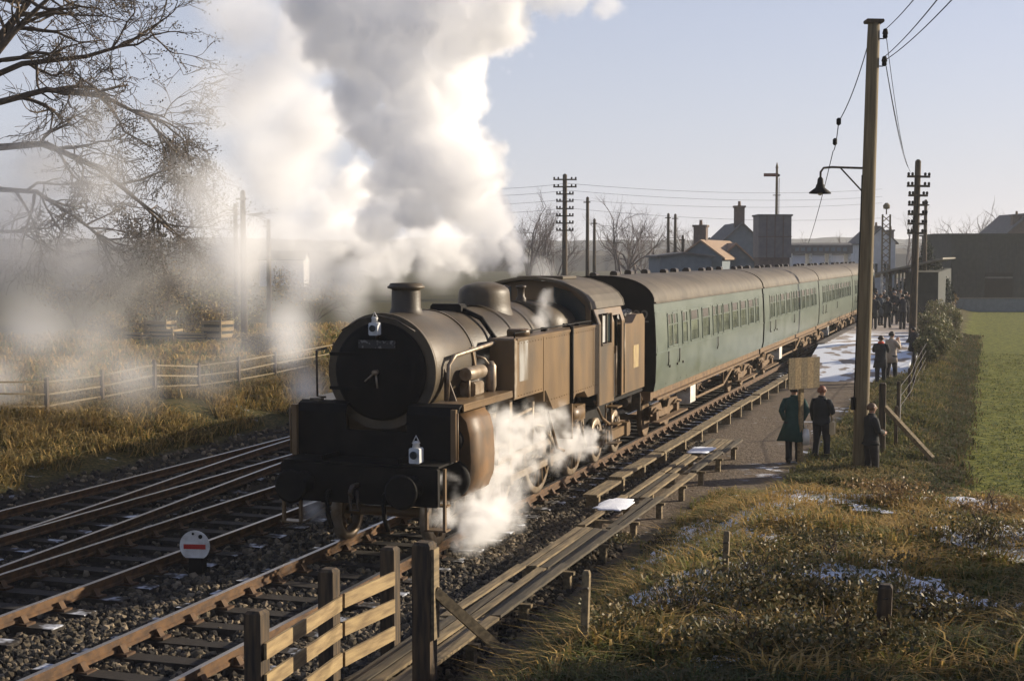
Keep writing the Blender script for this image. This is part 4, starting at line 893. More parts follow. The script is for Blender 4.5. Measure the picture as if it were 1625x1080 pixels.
# ---------------------------------------------------------------- fences
def post_rail_fence(name, label, pts, h, rails, m, w=.12, top=.12):
    c = Vector(pts[0]); t = thing(name, label, 'fence', (c.x, c.y, float(H(c.x, c.y)))); z0 = float(H(c.x, c.y)); loc = []
    for q in pts:
        x, y = q[0] - c.x, q[1] - c.y; g_ = float(H(q[0], q[1])) - z0; post(t, x, y, g_ + h * random.uniform(.97, 1.05), w, g_ - .3, m); loc.append((x, y, g_))
    for a, b_ in zip(loc[:-1], loc[1:]):
        for k in range(rails):
            zz = h * (1 - top) - k * h * .29
            A = Vector((a[0], a[1] - w / 2 - .012, a[2] + zz + random.uniform(-.02, .02))); B = Vector((b_[0], b_[1] - w / 2 - .012, b_[2] + zz + random.uniform(-.02, .02)))
            hh = Vector((0, 0, .022)); e = Vector((0, .014, 0)); MB().rings([[tuple(p - e - hh), tuple(p + e - hh), tuple(p + e + hh), tuple(p - e + hh)] for p in (A, B)], 0, False).build('rail', M_mast, t)
    return t
lp = [on(-110, 710, .05), on(-15, 693, .05)] + [on(px, py, .1) for px, py in ((75, 680), (163, 662), (246, 650), (316, 632), (379, 626), (437, 612))] + [on(530, 592, .1)]
post_rail_fence('post_and_rail_fence', 'three rail wooden fence on the bank beyond the left tracks', lp, 1.0, 3, M_post, .09)
# wire fence with slim posts along the field
t = thing('wire_fence', 'wire fence with slim wooden posts running along the green field', 'fence', (7.0, 37, -.1))
yy = 0; prev = None; tops = []
for px, y in [(6.75, 37.2), (6.55, 41.5), (6.6, 46), (6.5, 51), (6.5, 56), (6.45, 62), (6.4, 69), (6.3, 77), (6.25, 86), (6.2, 96), (6.1, 108), (6, 122)]:
    g_ = float(H(px, y)); post(t, px - 7.0, y - 37, g_ + .1 + 1.05, .08, g_ - .3, M_post); tops.append((px - 7.0, y - 37, g_ + .1 + .95))
for k in range(4): MB().tube([(q[0] + .07, q[1], q[2] - .27 * k) for q in tops], .008, 4).build('fence_wire', M_iron, t)
# straining post with its slanting strut behind the mast
q = on(1393, 735, -.2); t = thing('straining_post', 'straining post with a long slanting strut just right of the mast', 'post', (q.x, q.y + 1.2, -.25))
post(t, 0, 0, 1.75, .15)
A = Vector((.05, 0, 1.2)); B = Vector((1.15, -.75, .15)); d = (B - A).normalized(); sx_ = d.cross(Vector((0, 0, 1))).normalized() * .06; uz = sx_.cross(d).normalized() * .05
MB().rings([[tuple(p + sx_ + uz), tuple(p + sx_ - uz), tuple(p - sx_ - uz), tuple(p - sx_ + uz)] for p in (A, B)], 0, False).build('strut', M_wood, t)
for k, (px, py, D, h, lb) in enumerate(((925, 1045, 13.5, .75, 'thin leaning stake in the grass in the foreground'), (1398, 1040, 13.8, .62, 'dark stake standing among the brambles in the foreground'), (1148, 935, 18.0, .6, 'thin short stake behind the brambles'))):
    q, D = ongr(px, py); z = float(H(q.x, q.y)); t = thing('stake', lb, 'stake', (q.x, q.y, z)); post(t, 0, 0, h, .06 if k != 1 else .12, lean=(.03, 0), m=M_wood if k != 1 else M_post)
    MB().tube([(0, -.05, h * .8), (.06, -.06, h * .82)], .01).build('staple', M_iron, t)

# ---------------------------------------------------------------- platform and its ramp
M_face = mat('platform_brick', (.07, .06, .055), (.11, .09, .075), rough=.9, scale=5)
mb = MB(); x0, x1 = 2.0, 5.9
mb.add([(x0, 57, -.26), (x1, 57, -.26), (x0, 64, .72), (x1, 64, .72), (x0, 210, .72), (x1, 210, .72), (x0, 64, -.3), (x1, 64, -.3), (x0, 210, -.3), (x1, 210, -.3)],
       [(0, 1, 3, 2), (2, 3, 5, 4), (0, 2, 6), (1, 7, 3), (2, 4, 8, 6), (3, 7, 9, 5)])
M_plat = mat('platform_surface', (.34, .28, .24), (.26, .22, .19), rough=.9, scale=1.5)
def plat_snow(N, L, tc):
    s = N.new('ShaderNodeSeparateXYZ'); L.new(tc.outputs['Object'], s.inputs[0]); n = N.new('ShaderNodeTexNoise'); n.inputs['Scale'].default_value = 1.1; L.new(tc.outputs['Object'], n.inputs[0])
    a = N.new('ShaderNodeMapRange'); a.inputs[1].default_value = 76; a.inputs[2].default_value = 70; L.new(s.outputs[1], a.inputs[0])
    r = N.new('ShaderNodeMapRange'); r.inputs[1].default_value = .46; r.inputs[2].default_value = .50; L.new(n.outputs[0], r.inputs[0])
    m = N.new('ShaderNodeMath'); m.operation = 'MULTIPLY'; L.new(a.outputs[0], m.inputs[0]); L.new(r.outputs[0], m.inputs[1]); return m.outputs[0]
snow_mix(M_plat, plat_snow)
pl = mb.build('platform', M_plat); tag(pl, 'station platform with a snow covered ramp, right of the coaches', 'platform')
MB().box((1.9, 64, .722), (2.25, 210, .76)).build('edge_stone', M_face, pl); MB().box((1.96, 64.2, -.3), (1.995, 210, .72)).build('platform_wall', M_face, pl)

# ---------------------------------------------------------------- buildings
def box_on(p0, p1, D, depth, zb=-.4):
    """corner points: left and right pixel columns at depth D"""
    return at(p0, 450, D), at(p1, 450, D)
def Z(py, D): return at(812, py, D).z
M_brick = mat('dull_brick', (.11, .085, .075), (.15, .11, .09), rough=.9, scale=6)
M_slate = mat('slate_roof', (.10, .095, .09), (.14, .13, .12), rough=.8, scale=3)
M_tile = mat('sunlit_tile_roof', (.30, .21, .14), (.24, .165, .11), rough=.85, scale=4)
M_blue = mat('blue_grey_boarding', (.12, .15, .17), (.15, .18, .2), rough=.8, scale=3)
M_tar = mat('tarred_boarding', (.022, .026, .025), (.035, .04, .036), rough=.85, scale=3)
def house(label, D, pxl, pxr, py_eave, py_ridge, wall, roof, depth=6, ridge='y', cat='building', name='house', base=-.4, over=.25, chim=None, wins=(), axis_rz=None, group=None):
    """gable towards the viewer (ridge 'y') or side towards the viewer (ridge 'x')"""
    L_, R_ = at(pxl, 450, D), at(pxr, 450, D); w = (R_ - L_).length; c = (L_ + R_) / 2
    t = thing(name, label, cat, (c.x, c.y, base), rz=YAW if axis_rz is None else axis_rz, group=group)
    ze, zr = Z(py_eave, D) - base, Z(py_ridge, D) - base; h = w / 2
    if ridge == 'y':
        MB().prism([(-h, 0), (h, 0), (h, ze), (0, zr), (-h, ze)], 0, depth).build('wall', wall, t)
        for s in (-1, 1):
            e = h + over; dz = (zr - ze) / h * over
            MB().prism([(s * e, ze - dz), (0, zr + .0), (0, zr + .14), (s * e, ze - dz + .14)][::s], -over, depth + over).build('roof', roof, t)
    else:
        MB().prism([(0, 0), (depth, 0), (depth, ze), (depth / 2, zr), (0, ze)], -h, h, axis='x').build('wall', wall, t)
        k = (zr - ze) / (depth / 2) * over
        MB().prism([(-over, ze - k), (depth / 2, zr), (depth / 2, zr + .14), (-over, ze - k + .14)], -h - over, h + over, axis='x').build('roof', roof, t)
        MB().prism([(depth + over, ze - k), (depth / 2, zr), (depth / 2, zr + .14), (depth + over, ze - k + .14)], -h - over, h + over, axis='x').build('roof', roof, t)
    for (px, ptop, cw, dy) in (chim or ()):
        x = (px - (pxl + pxr) / 2) / (pxr - pxl) * w; zt = Z(ptop, D) - base
        ch = MB().box((x - cw / 2, dy - .35, ze * .9), (x + cw / 2, dy + .35, zt - .3)).box((x - cw / 2 - .08, dy - .43, zt - .3), (x + cw / 2 + .08, dy + .43, zt - .14)).build('chimney', M_brick, t)
        MB().lathe([(.13, zt - .14), (.10, zt + .2), (.12, zt + .22)], (x, dy, 0), 'z', 10).build('chimney_pot', M_tile, ch)
    for (x0, x1, z0, z1) in wins:
        f_ = MB().box((x0 - .06, -.05, z0 - .06), (x1 + .06, -.002, z0)).box((x0 - .06, -.05, z1), (x1 + .06, -.002, z1 + .06)).box((x0 - .06, -.05, z0), (x0, -.002, z1)).box((x1, -.05, z0), (x1 + .06, -.002, z1)).box(((x0 + x1) / 2 - .03, -.045, z0), ((x0 + x1) / 2 + .03, -.002, z1)).build('window', M_white, t)
        MB().box((x0, -.02, z0), (x1, -.004, z1)).build('window_pane', M_glass, f_)
    return t
house('steep gabled station house with a tall chimney on its ridge', 112, 1144, 1210, 386, 355, M_blue, M_slate, 9, chim=((1175, 323, .75, .9),), wins=((-.5, .5, 2.6, 3.8), (-2.4, -1.6, 2.4, 3.6)))
house('low porch with a pale raking bargeboard in front of the steep gabled house', 104, 1128, 1206, 424, 388, M_blue, M_tile, 6, name='porch', wins=((.4, 1.3, .9, 2.0),))
t = house('long low blue grey building with a hipped brown roof and chimney', 98, 1047, 1129, 408, 403, M_blue, M_slate, 8, name='low_building', wins=((-1.4, -.5, .8, 2.0), (.5, 1.3, .8, 2.0)))
house('brown tiled roof with a blue gable above the low building', 101, 1078, 1146, 408, 383, M_blue, M_tile, 10, name='gabled_office', chim=((1104, 353, .9, 1.5),), wins=((-.4, .4, 3.0, 3.6),), axis_rz=YAW - .35)
# water tower
D = 96; A, B = at(1203, 450, D), at(1255, 450, D); w = (B - A).length; c = (A + B) / 2; t = thing('water_tower', 'square grey water tower with a tank on top left of the footbridge', 'tower', (c.x, c.y, -.4), rz=YAW)
zt = Z(340, D) + .4; h = w / 2
MB().box((-h + .08, .08, 0), (h - .08, w - .08, zt * .62)).build('tower_base', M_brick, t)
tk = MB().box((-h, 0, zt * .62), (h, w, zt - .12)).build('tank', mat('painted_tank_plate', (.13, .12, .125), (.17, .155, .15), rough=.7, scale=3), t)
for i in range(1, 4): MB().box((-h + i * w / 4 - .03, -.035, zt * .62), (-h + i * w / 4 + .03, -.002, zt - .12)).build('tank_flange', M_brick, tk)
MB().box((-h - .08, -.08, zt - .12), (h + .08, w + .08, zt)).build('tank_rim', M_slate, t); MB().box((-h - .03, -.035, zt * .8), (h + .03, -.002, zt * .8 + .06)).build('tank_band', M_brick, t)
# footbridge / canopy
D = 130; A, B = at(1252, 450, D), at(1352, 450, D); w = (B - A).length; c = (A + B) / 2; t = thing('footbridge', 'long dark roofed footbridge across the line behind the train', 'bridge', (c.x, c.y, -.4), rz=YAW)
z1, z0 = Z(385, D) + .4, Z(402, D) + .4
MB().prism([(-.15, z0), (2.15, z0), (2.15, z1 - .2), (1, z1), (-.15, z1 - .2)], -w / 2, w / 2, axis='x').build('deck', M_slate, t)
for x in np.linspace(-w / 2 + .2, w / 2 - .2, 4): MB().box((x - .13, .1, 0), (x + .13, 1.9, z0 - .003)).build('trestle', M_white, t)
for k, x in enumerate(np.linspace(-w / 2 + .5, w / 2 - .9, 9)): MB().box((x, -.17, z0 + .2), (x + .35, -.152, z1 - .45)).build('side_panel', M_blue, t)
# pale shed whose wall colour stands in for the whitish glow under it
house('long pale shed behind the coaches standing in for the whitish glow under the footbridge', 150, 1258, 1352, 404, 398, mat('whitish_glow_tone', (.55, .56, .6), (.48, .49, .53), rough=.8, scale=2), M_slate, 8, ridge='x', name='glow_shed', wins=((-2, -1, 1, 2), (1.2, 2.2, 1, 2)))
house('small white gabled house behind the platform canopy', 140, 1374, 1420, 384, 362, mat('white_render', (.6, .6, .58), (.5, .5, .48), rough=.8, scale=2), M_slate, 7, chim=((1391, 356, .6, .5), (1414, 362, .5, .5)), wins=((-.9, -.3, 3.2, 4.1), (.3, .9, 3.2, 4.1)), name='cottage')
# platform canopy building on the right
t = thing('platform_canopy', 'station building with a sloping canopy over the right hand platform', 'building', (0, 0, .72))
a0 = at(1378, 450, 118); t.location = (3.2, 96, .72)
MB().box((.6, 0, 0), (2.6, 34, 2.7)).build('wall', M_tar, t)
MB().prism([(-1.1, 2.55), (2.9, 3.5), (2.9, 3.62), (-1.1, 2.68)], -2, 36).build('roof', mat('weathered_canopy', (.17, .155, .125), (.13, .12, .1), rough=.8, scale=3), t)
MB().box((-1.12, -2.02, 2.35), (-1.06, 36, 2.62)).build('valance', M_wood, t)
for y in np.arange(-1.6, 36, 4.6): MB().box((-.8, y - .07, 0), (-.66, y + .07, 2.6)).build('canopy_post', M_white, t)
for y in (2, 8, 14, 20): MB().box((.57, y, .7), (.598, y + 1.2, 2.0)).build('window', M_glass, t)
p = at(1405, 450, 112)
t = thing('lattice_mast', 'pale lattice mast with a round top above the platform canopy', 'mast', (p.x, p.y, -.3), rz=YAW)
mb = MB()
for sx_ in (-.3, .3): mb.box((sx_ - .06, -.06, 0), (sx_ + .06, .06, 8.0)); 
for k in range(14): mb.tube([(-.3, 0, k * .57), (.3, 0, k * .57 + .5)], .035, 4); mb.tube([(.3, 0, k * .57), (-.3, 0, k * .57 + .5)], .035, 4)
mb.build('lattice', M_mast, t); MB().lathe([(.05, 8), (.05, 8.4), (.25, 8.45), (.28, 8.7), (.1, 8.9)], n=12).build('mast_head', M_mast, t)
# dark barn and its yard wall at the far side of the field
barn = house('large dark tarred barn at the far end of the green field', 124, 1509, 1660, 373, 372, M_tar, M_tar, 9, ridge='x', name='barn', wins=())
for k in range(26): MB().box((-4.0 + k * .31, -.035, .1), (-3.95 + k * .31, -.002, 6.0)).build('cover_strip', M_tar, barn)
bd = MB().box((-1.2, -.075, .1), (1.2, -.037, 3.4)).build('barn_door', M_black, barn); MB().box((-1.2, -.10, 2.9), (1.2, -.077, 3.05)).box((-1.2, -.10, .5), (1.2, -.077, .65)).build('ledge', M_slate, bd)
house('pale gabled farmhouse roof with chimney rising behind the dark barn', 134, 1594, 1668, 373, 340, M_brick, M_slate, 8, name='farmhouse', chim=((1617, 338, .9, 1.0),), wins=((1.2, 2, 5, 5.6),))
D = 120; A, B = at(1492, 450, D), at(1690, 450, D); w = (B - A).length; t = thing('yard_wall', 'low blue grey wall at the foot of the dark barn', 'wall', ((A.x + B.x) / 2, (A.y + B.y) / 2, -.3), rz=YAW)
MB().box((-w / 2, 0, 0), (w / 2, .25, 1.15)).build('wall', M_blue, t); MB().box((-w / 2 - .02, -.04, 1.152), (w / 2 + .02, .29, 1.23)).build('coping', M_slate, t)
# white hut and crates in the steam on the left
house('small white hut with a dark roof half hidden in the steam', 210, 412, 482, 412, 399, M_white, M_tar, 6, ridge='x', name='hut', wins=((-.4, .1, 1.6, 2.9),), base=-.3)
crs = [(345, 548, 69, 1.3, 1.25), (305, 552, 69, 1.5, .55), (262, 552, 70, 1.5, .75), (222, 556, 70, 1.3, .6), (255, 538, 72, 1.4, 1.2)]
for k, (px, py, D, w, h) in enumerate(crs):
    p = at(px, py, D); p.z = float(H(p.x, p.y)); t = thing('slatted_crate', ['tallest slatted crate, right end of the heap beyond the fence', 'low slatted crate next to the tallest one beyond the fence', 'middle slatted crate of the heap beyond the fence', 'leftmost slatted crate of the heap beyond the fence', 'slatted crate behind the middle of the heap'][k], 'crate', p, rz=random.uniform(-.3, .3), group='slatted crates heaped beyond the left fence')
    for q in range(4):
        z = h * q / 4 + .03; MB().box((-w / 2, -.45, z), (w / 2, -.42, z + h * .14)).build('slat', M_wood_pale, t); MB().box((w / 2 - .03, -.42, z), (w / 2, .45, z + h * .14)).build('slat', M_wood_pale, t)
    for x in (-w / 2 + .06, w / 2 - .09): MB().box((x - .05, -.42, 0), (x + .05, -.36, h)).build('corner_post', M_wood, t)
    MB().box((-w / 2 + .04, -.34, .03), (w / 2 - .04, .42, h * .9)).build('lining', M_tar, t)

gz_ = lambda x, y: float(H(x, y))
# ---------------------------------------------------------------- trees and shrubs
BR = [(.16, .10, .045), (.24, .16, .06), (.10, .08, .04), (.32, .23, .08)]
GR = [(.06, .075, .025), (.10, .10, .035), (.16, .14, .05), (.045, .05, .02)]
for k, (px, py, D, r, h, cols, lb) in enumerate((
        (185, 548, 72, 1.6, 1.6, BR, 'low brown thicket left of the heap of crates'), (250, 470, 92, 3.2, 4.0, BR, 'wide brown thicket behind the heap of crates'),
        (370, 470, 80, 2.3, 2.9, [(.26, .21, .05), (.18, .16, .05), (.10, .09, .03)], 'yellowish bush right of the heap of crates'), (120, 470, 88, 3.0, 3.4, BR, 'brown bush seen through the steam at far left'),
        (330, 500, 74, 2.0, 2.2, BR, 'brown thicket just behind the tallest slatted crate'), (412, 560, 58, 1.1, 1.2, BR, 'small brown bush behind the last fence posts'), (300, 440, 110, 5, 5.5, BR, 'tall brown hedge far back in the steam'), (500, 450, 95, 3.5, 3.6, BR, 'brown hedge behind the steam left of the chimney'),
        (1500, 492, 112, 1.5, 1.5, BR, 'brown bush at the far corner of the field'))):
    p = at(px, py, D); z = float(H(p.x, p.y)); 
    shrub((p.x, p.y, z), r, h, 1500, cols, lb, size=.0011 * D, group=None)
HG = [(.15, .15, .06), (.22, .21, .09), (.28, .23, .11), (.09, .10, .04)]
for k, (x, y, h) in enumerate(((6.7, 60.5, 1.3), (6.75, 63.2, 1.5), (6.6, 66, 1.6), (6.6, 69, 1.6), (6.5, 72, 1.7), (6.5, 75.5, 1.7), (6.5, 79.5, 1.7), (6.4, 84, 1.8), (6.3, 90, 1.8))):
    shrub((x, y, gz_(x, y)), .85, h, 4200, HG, ['nearest bush of the hedge between platform ramp and field', 'second bush of the hedge beside the platform ramp', 'third bush of the hedge beside the platform', 'fourth bush of the hedge beside the platform', 'fifth bush of the hedge beside the platform', 'sixth bush of the hedge beside the platform', 'seventh bush of the hedge beside the platform', 'second farthest bush of the hedge beside the platform', 'farthest bush of the hedge beside the platform'][k], size=.055, group='hedge bushes beside the platform', stems=6)
# evergreen mass by the barn corner
for k, (px, D, r, h, lb) in enumerate(((1470, 104, 1.1, 5.8, 'tall dark evergreen left of the barn'), (1486, 106, 1.3, 4.2, 'lower dark evergreen next to the barn wall'), (1445, 112, 2.2, 3.0, 'dark rounded evergreen behind the telegraph pole'))):
    p = at(px, 450, D); t = thing('evergreen_tree', lb, 'tree', (p.x, p.y, -.3))
    MB().lathe([(.22, 0), (.12, h * .6), (.03, h * .95)], n=8).build('trunk', M_bark, t)
    V, F_, T = leaf_cloud(0, 0, h * .42, r, r, h * .42, 2600, .14, [(.018, .03, .018), (.03, .04, .022), (.012, .02, .014)]); V2, F2, T2 = leaf_cloud(0, 0, h * .75, r * .5, r * .5, h * .28, 900, .13, [(.018, .03, .018), (.03, .04, .022)])
    soup('crown', np.concatenate([V, V2]), np.concatenate([F_, F2 + len(V)]), M_leaf, np.concatenate([T, T2]), kind=None, parent=t)
# bare winter trees behind the station
def bare_tree(loc, h, label, seed, depth=5, r=None, name='bare_tree', group='bare trees on the skyline', up=.05, kids=3, spread=.42):
    random.seed(seed); t = thing(name, label, 'tree', loc, group=group); tr_ = MB(); r = r or h * .018
    tr_.tube([(0, 0, -.3), (0, 0, h * .12), (random.gauss(0, .1), 0, h * .25)], [r * 1.3, r * 1.05, r], 7); tr_.build('trunk', M_far_bark, t)
    mb = MB(); 
    for k in range(4): branches(mb, Vector((0, 0, h * (.10 + .05 * k))), Vector((random.gauss(0, .35), random.gauss(0, .35), 1)).normalized(), h * .30, r * .8, depth, spread, kids, up, None, 3, .10, .62, .74)
    mb.build('crown', M_far_bark, t); return t
tl = [(838, 150, 11.5), (862, 160, 11), (878, 150, 9), (985, 150, 10.8), (1010, 155, 10.5), (1028, 165, 9.5), (1350, 220, 9), (1440, 230, 12), (1475, 215, 10), (1530, 215, 11.5), (1585, 200, 12.5), (1555, 240, 11), (1100, 220, 12), (1290, 240, 9.5)]
wd = ['leftmost bare tree, just right of the steam', 'second bare tree right of the steam', 'lower bare tree left of the eight armed pole', 'tall bare tree right of the two plain poles', 'bare tree in the middle behind the coach roof', 'smaller bare tree left of the thin poles', 'pale bare tree beside the lamp mast', 'pale bare tree behind the canopy', 'pale bare tree behind the evergreens', 'pale bare tree above the barn roof', 'broad bare tree left of the farmhouse gable', 'faint bare tree between two others above the barn', 'faint bare tree behind the short poles', 'faint bare tree above the footbridge']
for k, (px, D, h) in enumerate(tl):
    p = at(px, 450, D); bare_tree((p.x, p.y, -.3), h, wd[k], 100 + k, 4 if k > 5 else 5, kids=3)
random.seed(11)
# big tree on the left, its lower limbs reaching over the bank
p = at(-105, 450, 40); bt = thing('big_tree', 'big winter tree at the left edge with drooping limbs and tufts of dead leaves', 'tree', (p.x, p.y, .2), rz=YAW)
mb = MB().tube([(0, 0, -.5), (.05, 0, 2), (.2, 0, 5), (.35, 0, 7.5), (.9, .1, 9.6), (1.3, .2, 11.5), (1.5, .2, 14)], [.42, .36, .31, .27, .22, .17, .10], 12); mb.build('trunk', M_bark, bt)
tips = []
def limb(pts, r, sub=9, depth=3, ln=1.5, g=-.03, sp=.55):
    mb = MB(); pts = [Vector(q) for q in pts]; n = len(pts); rad = [r * (1 - .8 * i / (n - 1)) for i in range(n)]; mb.tube(pts, rad, 7)
    for k in range(sub):
        f_ = random.uniform(.22, 1.0) * (n - 1); i = min(int(f_), n - 2); b_ = pts[i].lerp(pts[i + 1], f_ - i); d = (pts[i + 1] - pts[i]).normalized()
        d = (d * .8 + Vector((random.gauss(.1, sp), random.gauss(0, sp * .8), random.gauss(-.05, sp)))).normalized(); branches(mb, b_, d, ln * random.uniform(.7, 1.2), rad[i] * .5 + .008, depth, .5, 3, g, tips, 4, .16, .6, .74, .009)
    mb.build('limb', M_bark, bt)
limb([(.9, .1, 9.4), (2.0, .2, 10.4), (3.0, .2, 11.6), (3.8, .2, 13)], .17, 9)
limb([(.6, 0, 8.2), (1.6, -.2, 9.4), (2.5, -.3, 10.4), (3.3, -.4, 11.1), (4.0, -.4, 11.7)], .15, 11, 4)
limb([(.8, 0, 8.8), (2.5, .3, 9.6), (4.3, .3, 9.8), (5.4, .2, 10.1), (6.2, .2, 10.6)], .10, 10, 3, 1.1, 0)
limb([(.4, 0, 7.4), (1.8, -.3, 8.4), (3.4, -.4, 8.8), (5.0, -.5, 8.6), (6.2, -.5, 8.0), (6.8, -.5, 7.2)], .12, 14, 4, 1.3)
limb([(.3, 0, 6.2), (1.8, -.4, 7.2), (3.4, -.6, 7.3), (4.9, -.7, 6.6), (6.0, -.7, 5.7), (6.7, -.6, 5.0)], .13, 15, 4, 1.3)
limb([(.2, 0, 5.2), (1.5, -.2, 6.1), (3.0, -.2, 6.0), (4.2, -.2, 5.2), (5.2, -.1, 4.4)], .11, 12, 4, 1.2)
limb([(.2, 0, 4.2), (1.2, .1, 4.9), (2.4, .2, 4.9), (3.4, .3, 4.3)], .07, 8, 3, 1.0)
limb([(.3, 0, 7.0), (-1, .3, 8.6), (-2.5, .4, 9.6)], .15, 8)
limb([(1.2, .2, 10.8), (.6, .3, 12.4), (.2, .4, 14)], .12, 8)
tp = np.array([tuple(q) for q in tips]); far = tp[(tp[:, 0] > 4.4 + rng.normal(0, .6, len(tp))) & (fb(tp[:, 0] * 1.0, tp[:, 2], .9) > .44)]
near = tp[rng.random(len(tp)) < .10]
P_ = np.concatenate([np.repeat(far, 7, 0), np.repeat(near, 3, 0)]); P_ = P_ + rng.normal(0, .11, P_.shape); n = len(P_)
a = rng.normal(0, 1, (n, 3)); a /= np.linalg.norm(a, axis=1)[:, None]; b2 = np.cross(a, rng.normal(0, 1, (n, 3))); b2 /= np.linalg.norm(b2, axis=1)[:, None]; s = .034 * rng.uniform(.6, 1.4, (n, 1))
V = np.stack([P_ - a * s, P_ + b2 * s * .5, P_ + a * s, P_ - b2 * s * .5], 1).reshape(-1, 3)
soup('dead_leaves', V, (np.arange(n) * 4)[:, None] + [[0, 1, 2, 3]], M_leaf, np.array([(.07, .055, .03), (.10, .075, .04), (.05, .045, .028)])[rng.integers(0, 3, n)], kind='stuff', parent=bt)
# brambles in the right foreground
random.seed(5); bl = 0
for k, (px, py, D, r, h) in enumerate(((1080, 1000, 14, .9, .45), (1200, 960, 15.5, 1.0, .5), (1320, 900, 17, 1.0, .4), (1180, 1060, 11.5, .9, .45), (1480, 1010, 12.5, 1.0, .5), (1330, 1050, 11.5, .8, .45), (1560, 880, 16.5, 1.1, .5), (1050, 880, 19, .6, .35), (1420, 800, 22, 1.0, .45), (1560, 830, 20, 1.0, .5))):
    p, D = ongr(px, py); z = float(H(p.x, p.y))
    LB = ['bramble clump nearest the leaning stake', 'bramble clump behind the one nearest the leaning stake', 'bramble clump on the shaded slope left of the dark stake', 'lowest bramble clump at the bottom edge of the picture', 'bramble clump right of the dark stake', 'bramble clump just left of the dark stake', 'bramble clump at the right edge of the mound', 'small bramble clump in the sunlit grass near the planks', 'brown bramble clump on the crest right of the mast', 'brown bramble clump on the crest at the right edge']
    shrub((p.x, p.y, z), r, h, 1700 if k < 8 else 1100, [(.10, .09, .035), (.16, .12, .045), (.06, .06, .03), (.22, .16, .07)] if k < 8 else [(.30, .19, .08), (.2, .13, .06), (.36, .24, .1)], LB[k], 'bramble', 'bramble clumps on the mound', size=.026, stems=10, name='bramble')
# trees that stand to the right, outside the picture, and throw the shade over the mound
for k, (x, y, h, r, n) in enumerate(((14.9, 23.4, 4.3, 1.8, 8000), (14.2, 18.0, 4.4, 1.9, 9000), (12.6, 14.6, 3.6, 1.6, 7000))):
    t = shrub((x, y, float(H(x, y))), r, h, n, GR, ['thick evergreen bush beyond the mound at the edge of the field', 'thick evergreen bush right of the near end of the mound', 'lower evergreen bush closest to the near end of the mound'][k], 'bush', 'bushes right of the mound', size=.11, name='evergreen_bush')
